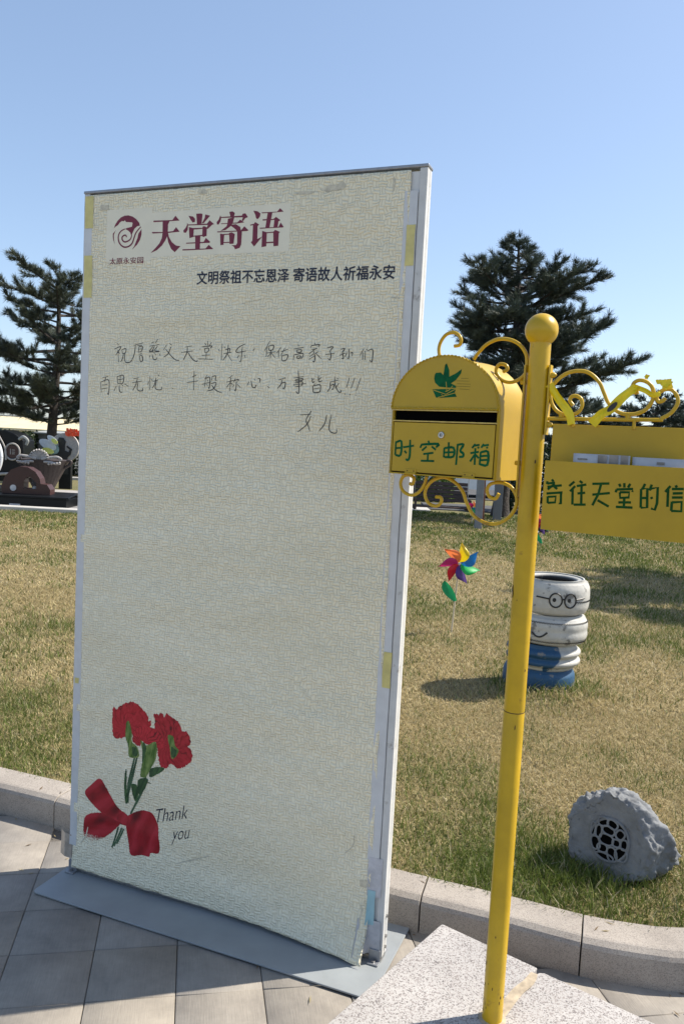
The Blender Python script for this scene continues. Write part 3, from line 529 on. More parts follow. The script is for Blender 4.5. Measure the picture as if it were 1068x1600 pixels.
# paper sheet: slightly wavy, lower right corner curls off the panel
def vb(u): return .030 - .012*(u/1.14)**2
def disp(u, v):
    d = .0035 + .0012*math.sin(2.3*u+3.1*v+.4)*math.sin(5.2*v-1.1*u) + .0009*math.sin(9*v+2.5*u) + .0006*math.sin(6*u-4*v)
    d += .0025*math.exp(-((v-1.05-.08*u)/.05)**2)*max(0, math.sin(3*u)) + .002*math.exp(-((v-1.45+.1*u)/.06)**2) + .002*math.exp(-((v-.36-.06*u)/.05)**2)
    k = max(0, 1-(v-vb(u))/.20); q = max(0, (u-.45)/.69)
    d += .0035*math.exp(-((v-.62-.10*math.sin(2.2*u))/.045)**2) + .003*math.exp(-((v-.22-.12*(u-.5)**2)/.03)**2) + .0022*math.exp(-((v-1.22+.05*u)/.035)**2) + .002*math.exp(-((v-1.98-.03*u)/.04)**2)
    return d + .055*k*k*q*q + .012*k*k*(1-q)
U0, U1, VT = .020, 1.150, 2.388
nu, nv = 100, 260; V = []; uvs = []
for j in range(nv+1):
    for i in range(nu+1):
        u = U0 + (U1-U0)*i/nu
        if i == nu: u += .003*mn.noise(Vector((0, j*.15, 2)))
        e = j/nv; v = vb(u) + (VT-vb(u))*e
        if j == 0: v += .004*mn.noise(Vector((i*.2, 0, 5)))
        V.append(UV(u, v, disp(u, v))); uvs.append((u, v))
F = [(j*(nu+1)+i, j*(nu+1)+i+1, (j+1)*(nu+1)+i+1, (j+1)*(nu+1)+i) for j in range(nv) for i in range(nu)]
b = MB(); b.add(V, F); paper = b.build('paper_sheet', M['paper'], board)
ul = paper.data.uv_layers.new(name='UVMap')
for lp in paper.data.loops: ul.data[lp.index].uv = uvs[lp.vertex_index]
paper.data.polygons.foreach_set('use_smooth', [True]*len(paper.data.polygons))
sm = paper.modifiers.new('thickness', 'SOLIDIFY'); sm.thickness = .0009; sm.offset = -1
PP = lambda u, v, off=0.0: UV(u, v, disp(u, v) + .0016 + off)

# printing and writing on the paper
b = MB(); k = 0
for st in parse(HAND, .001):
    ribbon(b, st, .0027, PP, off=k*2e-6); k += 1
b.build('handwriting', M['ink'], board)
def ragged(p, smooth=False, rag=0.0, seed=0):
    """finer outline for printed artwork: smooth curve or frilled petal edge"""
    P = [Vector((a, c, 0)) for a, c in p]
    if smooth:
        n = len(P); Q = P[-2:] + P + P[:3]; out = []
        for i in range(2, n+2):
            a, b_, c, d = Q[i-1], Q[i], Q[i+1], Q[i+2]
            for k in range(5):
                t = k/5; out.append(.5*((2*b_)+(c-a)*t+(2*a-5*b_+4*c-d)*t*t+(3*b_-a-3*c+d)*t**3))
        P = out
    if rag:
        out = []; n = len(P); r = random.Random(seed)
        for i in range(n):
            a, b_ = P[i], P[(i+1) % n]; L_ = (b_-a).length; m = max(1, int(L_/.0045))
            q = Vector((-(b_-a).y, (b_-a).x, 0)).normalized()
            for k in range(m): out.append(a.lerp(b_, k/m) + q*r.uniform(-rag, rag))
        P = out
    return [(v.x, v.y) for v in P]
def polys(mb, data, place, k=.001, m=0, off=0.0, fn=None):
    for i, p in enumerate(parse(data, k)):
        if fn: p = fn(p, i)
        bm = bmesh.new(); vs = [bm.verts.new((a, c, 0)) for a, c in p]; bm.faces.new(vs)
        bmesh.ops.triangulate(bm, faces=bm.faces); 
        bmesh.ops.subdivide_edges(bm, edges=[e for e in bm.edges if e.calc_length() > .05], cuts=2, use_grid_fill=False)
        bmesh.ops.triangulate(bm, faces=bm.faces); bm.verts.index_update()
        mb.add([place(v.co.x, v.co.y, off+i*4e-6) for v in bm.verts], [tuple(v.index for v in f.verts) for f in bm.faces], m); bm.free()
b = MB(); 
for (u0, u1, v0, v1) in ((.095, .275, 2.165, 2.335), (.2705, .775, 2.175, 2.318)):
    n = 10; vs = [PP(u0+(u1-u0)*i/n, v0+(v1-v0)*j/n, -.0004) for j in range(n+1) for i in range(n+1)]
    b.add(vs, [(j*(n+1)+i, j*(n+1)+i+1, (j+1)*(n+1)+i+1, (j+1)*(n+1)+i) for j in range(n) for i in range(n)])
b.build('title_sticker', M['sticker'], board)
b = MB(); polys(b, TITLE, PP); b.build('title_lettering', M['maroon'], board)
b = MB(); polys(b, LOGO, PP)
for i, st in enumerate(parse(LOGOS, .001)): ribbon(b, st, .0048, PP, off=2e-4+i*2e-5)
text_into(b, '太原永安园', .110, .245, 2.157, .021, PP, off=1e-4); text_into(b, '太原永安园', .1106, .2456, 2.1573, .021, PP, off=1.3e-4)
b.build('emblem', M['maroon'], board)
b = MB()
for q, (du, dv) in enumerate(((0, 0), (.0009, .0004), (-.0009, -.0004), (.0003, .0009), (-.0003, -.0009))): text_into(b, '文明祭祖不忘恩泽 寄语故人祈福永安', .453+du, 1.118+du, 2.083+dv, .041, PP, off=q*2e-5)
b.build('subtitle_lettering', M['navy'], board)
fl = None
CV = []; CF = []; CC = []
def inside(x, y, P):
    c = np.zeros(x.shape, bool); n = len(P)
    for i in range(n):
        (xa, ya), (xb, yb_) = P[i], P[(i+1) % n]
        with np.errstate(divide='ignore', invalid='ignore'): c ^= ((ya > y) != (yb_ > y)) & (x < (xb-xa)*(y-ya)/(yb_-ya)+xa)
    return c
def printed(P, fn, lift, cell=.0016):
    xs_ = np.array([p[0] for p in P]); ys_ = np.array([p[1] for p in P])
    X, Y = np.meshgrid(np.arange(xs_.min(), xs_.max(), cell), np.arange(ys_.min(), ys_.max(), cell)); ok = inside(X, Y, P); X, Y = X[ok], Y[ok]
    col, keep = fn(X, Y); h = cell*.5
    for x, y, c in zip(X[keep], Y[keep], col[keep]):
        b_ = len(CV); CV.extend([tuple(PP(x-h, y-h, lift)), tuple(PP(x+h, y-h, lift)), tuple(PP(x+h, y+h, lift)), tuple(PP(x-h, y+h, lift))]); CF.append((b_, b_+1, b_+2, b_+3)); CC.extend([c]*4)
ALL = lambda X: np.ones(X.shape, bool)
def petals(cu, cv, n, base, hi, lo, seed, fr=1.0):
    def fn(X, Y):
        a = np.arctan2(Y-cv, X-cu); r = np.hypot(X-cu, Y-cv)
        w_ = a*n + 1.3*np.sin(r*60+seed) + 6.5*fbm(X*34, Y*34, seed)
        ridge = np.abs(np.sin(w_)); fine = fbm(a*26+seed, r*55, seed+3); big = fbm(X*26, Y*26, seed+5)
        ring = .5+.5*np.sin(r*170*fr + 3*np.sin(a*5+seed) + 5*fbm(a*4, r*20, seed+7))
        t = np.clip(.10 + .50*ridge*fine*1.6 + .38*(big-.3) + .22*(ring-.5), 0, 1)[:, None]
        dk = np.clip((.28-ridge)*1.8 + (.50-big)*2.6, 0, .9)[:, None]
        return (base*(1-t)+hi*t)*(1-dk)+lo*dk, ALL(X)
    return fn
def satin(ux, uy, seed, fade=None):
    def fn(X, Y):
        s_ = X*ux+Y*uy; q = -X*uy+Y*ux
        sheen = .5+.5*np.sin(q*95 + 4*fbm(s_*9, q*14, seed)); f = fbm(s_*16, q*120, seed+2)
        t = np.clip(.55*sheen**2 + .5*(f-.35), 0, 1)[:, None]; dk = np.clip(.9*(.35-sheen) + 2.0*(.48-fbm(X*14, Y*14, seed+4)), 0, .8)[:, None]
        c = (np.array([.30, .002, .007])*(1-t)+np.array([.52, .03, .045])*t)*(1-dk)+np.array([.06, .001, .002])*dk
        k = ALL(X)
        if fade is not None:
            e = np.clip((fade[0]-Y)/(fade[0]-fade[1]), 0, 1); k = np.random.default_rng(seed).random(X.shape) > e*.95; c = c*(1-.3*e[:, None])+np.array([.6, .25, .25])*.3*e[:, None]
        return c, k
    return fn
def leafy(ux, uy, seed, base, hi):
    def fn(X, Y):
        s_ = X*ux+Y*uy; q = -X*uy+Y*ux; f = fbm(q*150, s_*18, seed); g_ = fbm(X*45, Y*45, seed+1)
        t = np.clip(1.5*(f-.3)+.6*(g_-.5), 0, 1)[:, None]; return np.array(base)*(1-t)+np.array(hi)*t, ALL(X)
    return fn
def edge_soft(P, amt, seed): return ragged(P, True, amt, seed)
R1 = parse(F_RED1, .001); R2 = parse(F_RED2, .001); G1 = parse(F_GR1, .001); G2 = parse(F_GR2, .001)
rb_, rh, rl = np.array([.32, .002, .007]), np.array([.52, .022, .035]), np.array([.06, .001, .002])
printed(ragged(R1[0], False, .0022, 1), petals(.225, .575, 7, rb_*1.05, rh*1.1, rl*1.5, 3), 0)
printed(ragged(R1[1], False, .0024, 2), petals(.395, .555, 9, rb_*.9, rh, rl, 12), 2e-5)
printed(ragged(R2[0], False, .0022, 3), petals(.31, .535, 13, rb_*1.05, rh*1.25, rl, 23, 1.8), 6e-5)
for i, (P_, dr_, fd) in enumerate(((R1[2], (.75, .66), None), (R1[3], (.95, .3), (.170, .150)), (R1[4], (.35, .94), (.120, .075)))): printed(edge_soft(P_, .0008, i), satin(*dr_, 31+i*7, fd), 8e-5+i*2e-5)
printed(edge_soft(parse(F_RED3, .001)[-1], .0005, 9), satin(.3, .9, 77), 1.6e-4)
for st in parse(F_STEM, .001):
    P3 = smooth_line([(a, c, 0) for a, c in st], 6); L1 = []; L2 = []; n_ = len(P3)
    for i, p in enumerate(P3):
        t = (P3[min(i+1, n_-1)]-P3[max(i-1, 0)]).normalized(); w_ = .0052*(1-.40*abs(2*i/(n_-1)-1)); L1.append((p.x-t.y*w_, p.y+t.x*w_)); L2.append((p.x+t.y*w_, p.y-t.x*w_))
    printed(L1+L2[::-1], leafy(.4, .9, int(st[0][0]*1000), [.018, .06, .024], [.09, .17, .09]), -4e-5)
for i, P_ in enumerate(G1): printed(ragged(P_, True, .0006, i), leafy(.15, .98, 50+i, [.05, .12, .012], [.30, .38, .11]), 1.9e-4+i*1e-5)
for i, P_ in enumerate(G2): printed(ragged(P_, True, .0006, i), leafy(.35, .93, 60+i, [.012, .045, .014], [.07, .16, .045]), 2.3e-4+i*1e-5)
np_mesh('carnation_print', CV, CF, M['print'], board, np.array(CC))
b = MB(); text_into(b, 'Thank', .366, .492, .270, .048, PP, offset=-.010, shear=.2, slope=.044); text_into(b, 'you', .434, .502, .210, .044, PP, offset=-.010, shear=.2, slope=.022)
b.build('thanks_lettering', M['navy'], board)
# tape along the edges, smudges and rubbed spots
def tape(u0, u1, v0, v1, mat_, name='tape', o=.0022, rag=.002):
    n = max(3, int((v1-v0)/.04)); vs = []
    for j in range(n+1):
        v = v0+(v1-v0)*j/n
        for i in (0, .5, 1):
            u = u0+(u1-u0)*i + rag*mn.noise(Vector((i*3, v*18, u0*7)))
            vs.append(UV(u, v + rag*mn.noise(Vector((i*5, j, 3))), max(disp(u, v)+.0012 if u < 1.15 else .0035, .0030) + (o-.0022)))
    b = MB(); b.add(vs, [(j*3+i, j*3+i+1, (j+1)*3+i+1, (j+1)*3+i) for j in range(n) for i in range(2)])
    return b.build(name, mat_, board, smooth=True)
tape(1.135, 1.174, .33, 2.33, M['tape_clear']); tape(.004, .034, .11, 2.30, M['tape_clear'])
tape(1.146, 1.172, 2.12, 2.235, M['tape_yellow'], o=.0032); tape(1.150, 1.176, .875, .985, M['tape_yellow'], o=.0032)
tape(.006, .040, 2.28, 2.385, M['tape_yellow'], o=.0032); tape(.006, .040, 2.05, 2.19, M['tape_yellow'], o=.0032); tape(.008, .026, .705, .725, M['tape_yellow'], o=.0032)
tape(1.140, 1.185, .215, .34, M['tape_silver'], o=.003); tape(1.143, 1.168, .125, .235, M['tape_blue'], o=.0045); tape(1.118, 1.190, .032, .14, M['tape_silver'], o=.0038, rag=.004)
b = MB(); vs = [UV(u, v, o) for v in (.055, .10, .145) for u, o in ((-.05, -.012), (-.02, .004), (.012, .006))]
vs = [Vector(v) + nb*.006*mn.noise(Vector(v)*40) for v in vs]; b.add(vs, [(0, 1, 4, 3), (1, 2, 5, 4), (3, 4, 7, 6), (4, 5, 8, 7)]); b.build('tape_flap', M['tape_brown'], board)
def blot(u, v, ru, rv, seed, off=3e-4):
    pts = []; b = MB()
    for k in range(22):
        a = 2*math.pi*k/22; q = 1 + .55*mn.noise(Vector((math.cos(a)*1.7, math.sin(a)*1.7, seed)))
        pts.append(PP(u+ru*q*math.cos(a), v+rv*q*math.sin(a), off))
    b.ngon(pts); b.build('smudge', M['stain'], board)
for i, (u, v, ru, rv) in enumerate([(.905, 2.353, .032, .008), (.935, 2.358, .014, .013), (.085, 2.345, .018, .011), (1.10, 2.352, .004, .022), (.82, 2.345, .03, .004), (.46, 2.372, .02, .006), (1.128, .25, .018, .012), (.52, .168, .002, .001), (1.125, 2.03, .012, .003)]):
    blot(u, v, ru, rv, i*3.7)
for ln_, wd_ in (([(.45, .145), (.53, .180), (.58, .205)], .004), ([(1.115, .10), (1.128, .155), (1.124, .18)], .006), ([(.055, .125), (.075, .155), (.083, .19)], .005), ([(.04, .20), (.042, .26)], .002), ([(1.06, .33), (1.085, .36), (1.09, .40)], .003), ([(.62, 2.02), (.70, 2.035)], .002)):
    b = MB(); ribbon(b, ln_, wd_, PP, off=3e-4); b.build('crease', M['stain'], board)

# steel foot
t0 = .004
def rr(u0, u1, o0, o1, r):
    out = []
    for cu, co, a0 in ((u1-r, o1-r, 0), (u0+r, o1-r, 90), (u0+r, o0+r, 180), (u1-r, o0+r, 270)):
        for k in range(5):
            a = math.radians(a0+k*22.5); out.append(UV(cu+r*math.cos(a), 0, co+r*math.sin(a)) + Z*t0)
    return out
b = MB(); b.prism(rr(-.015, BW+.028, -.22, .172, .018), Z*.006); b.build('base_plate', M['base_steel'], board, bevel=.0015)
for u in (.02, BW-.02):
    for s in (1, -1):
        b = MB(); o_ = .014 if s > 0 else -.055
        b.box(UV(u, .013, o_), (.036, .030, .005), ax=(ex, nb, Z)); b.box(UV(u, .030, .0065 if s > 0 else -.0465), (.036, .004, .04), ax=(ex, nb, Z)); brk = b.build('corner_bracket', M['alu'], board, bevel=.001)
        b = MB(); b.tube([UV(u, .0155, o_+.003), UV(u, .021, o_+.003)], .006, 6); b.build('bolt', M['bolt'], brk)
for v in (.05, .085, .15):
    b = MB(); b.tube([UV(BW+.002, v, -.022), UV(BW+.007, v, -.022)], .005, 6); b.build('bolt', M['bolt'], board)

# dry litter blown onto the pavement and the kerb
V = []; F = []; C = []; rl_ = random.Random(9)
for k in range(150):
    x = rl_.uniform(-1.6, 2.2); y = float(kerb_y(x)) - abs(rl_.gauss(0, .22)) - .005
    if k % 4 == 0: y = float(kerb_y(x)) + rl_.uniform(.02, .13)
    if y < 1.7 or (.0 < x < 1.0 and y < 2.36): continue
    z = .1215 if y > float(kerb_y(x)) else .0035
    a = rl_.uniform(0, 6.28); l = rl_.uniform(.006, .022); w_ = rl_.uniform(.0015, .0035); d = Vector((math.cos(a), math.sin(a), 0)); n_ = Vector((-d.y, d.x, 0)); b_ = len(V)
    for p in (d*-l, n_*w_ + Z*.001, d*l + Z*.002, n_*-w_): V.append((x+p.x, y+p.y, z+p.z))
    F.append((b_, b_+1, b_+2, b_+3)); c = rl_.choice(((.30, .24, .13), (.16, .11, .06), (.42, .36, .22))); C += [c]*4
o = np_mesh('dry_litter', V, F, M['grass'], col=np.array(C)); tag(o, 'scattered dry grass stalks on the pavers and the kerb', 'litter', kind='stuff')
# ------------------------------------------------------------------ yellow pole with its two scroll brackets
P0 = Vector((.46090, 1.97642, 0))
thB = math.radians(234.02); nB = Vector((math.cos(thB), math.sin(thB), 0)); tB = Vector((-nB.y, nB.x, 0))
phS = math.radians(-29.4); dS = Vector((math.cos(phS), math.sin(phS), 0)); nS = Vector((dS.y, -dS.x, 0))
XB = lambda s, z, o=0.0: P0 + tB*s + nB*o + Z*z
XS = lambda s, z, o=0.0: P0 + dS*s + nS*o + Z*z
pole = thing('mailbox_pole', 'yellow round pole topped by a ball, set in the granite blocks', 'pole', (P0.x, P0.y, HS))
b = MB(); b.lathe([(.0262, HS-.03), (.0261, .948), (.0257, .9495), (.0257, .9515), (.0261, .953), (.0258, 1.2), (.0252, 1.872), (0, 1.872)], P0, 40); b.build('pole_tube', M['yellow'], pole, smooth=True)
b = MB(); b.lathe([(0, 1.858)] + [(.0400*math.sin(math.radians(a)), 1.900-.0400*math.cos(math.radians(a))) for a in range(12, 181, 7)] + [(0, 1.9400)], P0, 40); b.build('finial_ball', M['yellow'], pole, smooth=True)
b = MB(); b.lathe([(.030, HS-.01), (.036, HS+.0015), (.030, HS+.003), (.0262, HS+.004)], P0, 24); b.build('mortar_collar', M['mortar'], pole, smooth=True)
b = MB(); b.lathe([(.0258, .9488), (.02615, .950), (.0258, .9512)], P0, 40); b.build('seam', M['rust'], pole, smooth=True)
b = MB()                                                        # chips of rust, small raised flakes
for q in range(26):
    zz = random.choice([random.uniform(.14, .5), random.uniform(.14, .3), random.uniform(.3, 1.7)]); a = random.uniform(math.pi*.95, math.pi*2.05); rr_ = .0265
    h_ = random.uniform(.002, .008); w_ = random.uniform(.05, .16); pts = []
    for k in range(9):
        e = 2*math.pi*k/9; q_ = random.uniform(.6, 1.1); aa = a + w_*q_*math.cos(e)*.6
        pts.append(P0 + Vector((rr_*math.cos(aa), rr_*math.sin(aa), zz + h_*q_*math.sin(e))))
    b.ngon(pts)
for zz, a in ((1.262, math.pi*1.03), (1.25, math.pi*1.06)):
    pts = [P0 + Vector((.0264*math.cos(a+.12*math.cos(e)), .0264*math.sin(a+.12*math.cos(e)), zz+.011*math.sin(e))) for e in [k*.7 for k in range(9)]]; b.ngon(pts)
b.build('paint_chip', M['rust'], pole)
IR = .0046
def flat_bar(name, p, q, nrm, par):
    d = (q-p); L_ = d.length; d.normalize(); c = (p+q)/2; side = d.cross(nrm).normalized()
    b = MB(); b.box(c, (L_, .022, .005), ax=(d, nrm, side)); return b.build(name, M['yellow'], par, bevel=.001)
for i, st in enumerate(parse(SCR_B, 1e-4)):
    br = MB(); br.tube(smooth_line([XB(s, z) for s, z in st], 6), IR, 10); brk = br.build('iron_scroll', M['yellow'], pole, smooth=True)
(b0, b1), (c0, c1) = parse(BARS, 1e-4)
flat_bar('bracket_strap', XB(-.0315, b0[1]+.01), XB(-.0315, b1[1]-.01), nB, brk)
for z in (1.775, 1.575):
    b = MB(); b.tube([XB(-.028, z), XB(-.044, z)], .006, 6); b.build('bolt', M['yellow'], brk)
br = MB(); br.tube(smooth_line([XS(s, z) for s, z in parse(SCR_S, 1e-4)[1]], 6), IR, 10); br.build('iron_scroll', M['yellow'], pole, smooth=True)
br = MB(); br.tube(smooth_line([XS(s, z) for s, z in parse(SCR_S, 1e-4)[0]], 6), IR, 10)
for s_ in (.0925, .232): br.tube([XS(s_, 1.690), XS(s_, 1.668)], .004, 8)
for s_, z in ((.063, 1.697), (.217, 1.695)): br.tube([XS(s_, z+.006), XS(s_, z-.006)], .006, 8)
brk2 = br.build('bracket_arm', M['yellow'], pole, smooth=True)
flat_bar('bracket_strap', XS(.0295, c0[1]), XS(.0295, c1[1]), nS, brk2)
for z in (1.792, 1.672):
    b = MB(); b.tube([XS(.03, z), XS(.036, z), XS(.042, z), XS(.045, z)], [.0075, .0075, .005, .001], 10); b.build('bolt', M['yellow'], brk2, smooth=True)

# ------------------------------------------------------------------ mailbox
SCX, HW, OF, OB, ZB, ZA, HA = -.2198, .1533, .0662, -.094, 1.5287, 1.699, .136
box = thing('mailbox', 'yellow arched letter box with a green dove and four green characters, left of the pole', 'mailbox', tuple(XB(SCX, ZB)))
arch = lambda r=0.0: [(-HW-r, ZB-r*.4)] + [(-(HW+r)*math.cos(math.radians(a)), ZA + (HA+r)*math.sin(math.radians(a))) for a in range(0, 181, 5)] + [(HW+r, ZB-r*.4)]
A_ = arch(); n = len(A_); b = MB()
rows = [(OF, 0), (OF-.010, 0), (OF-.0105, -.0015), (OB+.02, -.0015), (OB+.012, 0), (OB, 0)]
for o_, r_ in rows: b.v += [tuple(XB(SCX+s, z, o_)) for s, z in arch(r_)]
for i in range(len(rows)-1):
    for k in range(n): b.f.append((i*n+k, i*n+(k+1) % n, (i+1)*n+(k+1) % n, (i+1)*n+k)); b.m.append(0)
b.f.append(tuple((len(rows)-1)*n+k for k in range(n))); b.m.append(0)
body = b.build('body', M['yellow2'], box, smooth=True); sm = body.modifiers.new('sheet', 'SOLIDIFY'); sm.thickness = .0015; sm.offset = -1
b = MB(); pl = [XB(SCX+s*.985, z, OF+.001) for s, z in arch() if z >= ZA-.0001]; b.prism(pl, nB*.0035); lid = b.build('arched_lid', M['yellow2'], box, bevel=.0006, seg=1)
def fbox(s0, s1, z0, z1, o0, o1, m, name, par=box, bev=.0006):
    b = MB(); b.box(XB((s0+s1)/2, (z0+z1)/2, (o0+o1)/2), (s1-s0, o1-o0, z1-z0), ax=(tB, nB, Z)); return b.build(name, m, par, bevel=bev, seg=1)
fbox(SCX-HW*.985, SCX+HW*.985, ZA-.0035, ZA-.0005, OF-.002, OF+.008, M['yellow_edge'], 'lid_lip', lid)
door = fbox(SCX-HW+.007, SCX+HW-.007, ZB+.007, 1.6650, OF-.0035, OF-.0002, M['yellow2'], 'door')
fbox(SCX-HW+.0045, SCX+HW-.0045, ZB+.0045, 1.6665, OF-.008, OF-.006, M['rust'], 'door_gap', door)
fbox(SCX-HW+.002, SCX+HW-.002, 1.6672, 1.6705, OF-.010, OF+.0005, M['yellow_edge'], 'slot_lip')
fbox(SCX-HW+.002, SCX-HW+.0045, ZB+.001, 1.700, OF-.004, OF-.0008, M['yellow2'], 'front_rim'); fbox(SCX+HW-.0045, SCX+HW-.002, ZB+.001, 1.700, OF-.004, OF-.0008, M['yellow2'], 'front_rim')
fbox(SCX-HW+.004, SCX+HW-.004, 1.655, 1.712, OF-.014, OF-.011, M['dark'], 'slot_shade_panel')  # black panel behind the slot, painting the shade inside the box
fbox(SCX-HW+.001, SCX+HW-.001, ZB+.0005, ZB+.0035, OF-.004, OF+.004, M['yellow2'], 'bottom_lip')
path = [XB(SCX+s*1.0, z, OF+.004) for s, z in arch() if z >= ZA-.0001]; path = smooth_line(path, 5)
low = [XB(SCX+HW*(1-2*k/60), ZA+.003, OF+.006) for k in range(61)]
b = MB()
for pth, tn in ((path, 46), (low, 34)):
    for ph in (0, math.pi):
        L_ = len(pth); pts = []
        for i, p in enumerate(pth):
            t = (pth[min(i+1, L_-1)]-pth[max(i-1, 0)]).normalized(); a = nB; c_ = t.cross(a).normalized(); e = ph + tn*math.pi*2*i/L_*.5
            pts.append(p + (a*math.cos(e)+c_*math.sin(e))*.0017)
        b.tube(pts, .0019, 5)
b.build('rope_trim', M['yellow2'], lid, smooth=True)
BXP = lambda s, z, off=0.0: XB(s, z, OF+.0002+off)
BXL = lambda s, z, off=0.0: XB(s, z, OF+.0049+off)
b = MB()
for i, st in enumerate(parse(BOXCH, 1e-4)): ribbon(b, st, .0066, BXP, taper=.2, off=i*3e-6, n=3)
b.build('green_lettering', M['green_paint'], door)
b = MB()
for i, st in enumerate(parse(DOVE, 1e-4)): b.ngon([BXL(s, z, i*2e-5) for s, z in st])
b.build('dove_emblem', M['green_paint'], lid)
b = MB()
for i, st in enumerate([[(-.2145, 1.7700), (-.2120, 1.7560), (-.2110, 1.7470)], [(-.1945, 1.7600), (-.2050, 1.7490), (-.2150, 1.7450)], [(-.2260, 1.7380), (-.2180, 1.7320)]]): ribbon(b, st, .0018, BXL, off=3.4e-4+i*1e-5)
for i, st in enumerate(parse(DOVEL, 1e-4)): ribbon(b, st, .0017, BXL, smooth=False, off=3e-4+i*1e-5, taper=0)
b.build('envelope_line', M['yellow2'], lid)
b = MB()
for i, st in enumerate(parse(SPEED, 1e-4)): ribbon(b, st, .0010, BXL, smooth=False, off=1e-4)
b.build('speed_line', M['green_dark'], lid)
(lc, le), = parse(LOCK, 1e-4)
b = MB(); b.tube([XB(lc[0], lc[1], OF-.001), XB(lc[0], lc[1], OF+.003), XB(lc[0], lc[1], OF+.0045)], [.0088, .0088, .0072], 20); lock = b.build('lock', M['chrome'], door, smooth=True)
b = MB(); b.tube([XB(lc[0], lc[1], OF+.004), XB(lc[0], lc[1], OF+.0054)], .0055, 16); core = b.build('lock_core', M['bolt'], lock, smooth=True)
b = MB(); b.box(XB(lc[0], lc[1], OF+.0055), (.0014, .0008, .006), ax=(tB, nB, Z)); b.build('keyhole', M['dark'], lock)
for s, z in parse(HINGE, 1e-4)[0]:
    b = MB(); b.box(XB(s, ZB+.010, OF+.0008), (.034, .0014, .010), ax=(tB, nB, Z)); b.tube([XB(s-.017, ZB+.003, OF+.002), XB(s+.017, ZB+.003, OF+.002)], .0028, 8)
    hg = b.build('hinge', M['yellow2'], box, bevel=.0004, seg=1)
    b = MB()
    for e in (-.010, .010): b.tube([XB(s+e, ZB+.010, OF+.0014), XB(s+e, ZB+.010, OF+.0024)], .0016, 8)
    b.build('rivet', M['rust'], hg)

# ------------------------------------------------------------------ hanging sign with its letter pocket
SR = .378
sign = thing('hanging_sign', 'yellow metal sign with green writing and a letter pocket, hung right of the pole', 'sign', tuple(XS(.2, 1.42)))
b = MB(); b.box(XS(.5*(.0445+SR), 1.5575, -.002), (SR-.0445, .003, .235), ax=(dS, nS, Z)); b.build('back_panel', M['yellow2'], sign, bevel=.0006, seg=1)
b = MB(); b.box(XS(.5*(.046+SR), 1.5035, .0490), (SR-.046, .002, .165), ax=(dS, nS, Z)); fp = b.build('pocket_front', M['yellow2'], sign, bevel=.0005, seg=1)
b = MB(); b.box(XS(.5*(.046+SR), 1.4225, .0235), (SR-.05, .047, .002), ax=(dS, nS, Z)); b.build('pocket_floor', M['yellow2'], sign)
b = MB(); b.box(XS(SR-.002, 1.5035, .0235), (.002, .047, .16), ax=(dS, nS, Z)); b.build('pocket_side', M['yellow2'], sign)
b = MB()
for i, st in enumerate(parse(SIGNCH, 1e-4)): ribbon(b, st, .0058, lambda s, z, off: XS(s, z, .0503+off), smooth=False, taper=.05, off=i*3e-6)
b.build('green_lettering', M['green_dark'], fp)
def sheet(name, label, s0, s1, z1, o, m, grey):
    n = 12; vs = []; lean = .012
    for j in range(5):
        for i in range(n+1):
            s = s0+(s1-s0)*i/n; z = 1.44+(z1-1.44)*j/4
            vs.append(XS(s, z, o + lean*(j/4-.5) + .0015*math.sin(9*i/n)))
    b = MB(); b.add(vs, [(j*(n+1)+i, j*(n+1)+i+1, (j+1)*(n+1)+i+1, (j+1)*(n+1)+i) for j in range(4) for i in range(n)])
    t = thing(name, label, 'letter', tuple(XS((s0+s1)/2, 1.44, o))); q = b.build('paper', M['letter_white'], t, smooth=True); s_ = q.modifiers.new('thickness', 'SOLIDIFY'); s_.thickness = .0006
    b = MB()
    for (a, c, z0, zz) in grey:
        b.add([XS(s0+(s1-s0)*x, z, o + lean*((z-1.44)/(z1-1.44)-.5) + .0026 + .0015*math.sin(9*x)) for x, z in ((a, z0), (c, z0), (c, zz), (a, zz))], [(0, 1, 2, 3)])
    b.build('printing', M['letter_grey'], t); return t
sheet('letter', 'printed white letter standing at the left of the sign pocket', .108, .236, 1.6065, .030, M['letter_white'], [(.08, .26, 1.592, 1.5955), (.44, .60, 1.57, 1.605), (.64, .80, 1.57, 1.606), (.84, .97, 1.57, 1.606)])
sheet('letter', 'folded white letter with a small dark mark, at the right of the sign pocket', .240, .366, 1.6045, .024, M['letter_white'], [(.42, .55, 1.590, 1.596)])

# yellow ribbon tied round the sign bracket
rib = thing('satin_ribbon', 'bright yellow ribbon wound and knotted round the scroll bracket above the sign', 'ribbon', tuple(XS(.15, 1.70)))
st = parse(RIB_S, 1e-4)
for q, (line, o0, wd) in enumerate(zip(st, (.009, .011, .010), (.016, .017, .009))):
    b = MB(); P = smooth_line([(a, c, 0) for a, c in line], 6); Nn = len(P); vs = []
    for i, p in enumerate(P):
        t = (P[min(i+1, Nn-1)]-P[max(i-1, 0)]).normalized(); nn = Vector((-t.y, t.x, 0)); tw = .35*math.sin(i*.5+q)
        for e in (-1, -.3, .4, 1):
            vs.append(XS(p.x+nn.x*wd*.62*e, p.y+nn.y*wd*.62*e, o0 + .004*e*math.sin(i*.45+q) + .0022*math.cos(e*5+i*.2)))
    b.add(vs, [(i*4+k, i*4+k+1, (i+1)*4+k+1, (i+1)*4+k) for i in range(Nn-1) for k in range(3)]); rb = b.build('ribbon_band', M['ribbon'], rib, smooth=True)
    if q == 1:
        b = MB(); c_ = P[int(Nn*.52)]; b.ngon([XS(c_.x+.015*math.cos(e)*.72-.006*math.sin(e)*.6, c_.y+.012*math.cos(e)*.9+.005*math.sin(e), o0+.0065) for e in [k*.628 for k in range(10)]]); b.build('dark_blot', M['ink'], rb)
kn = parse(KNOT, 1e-4)[0]
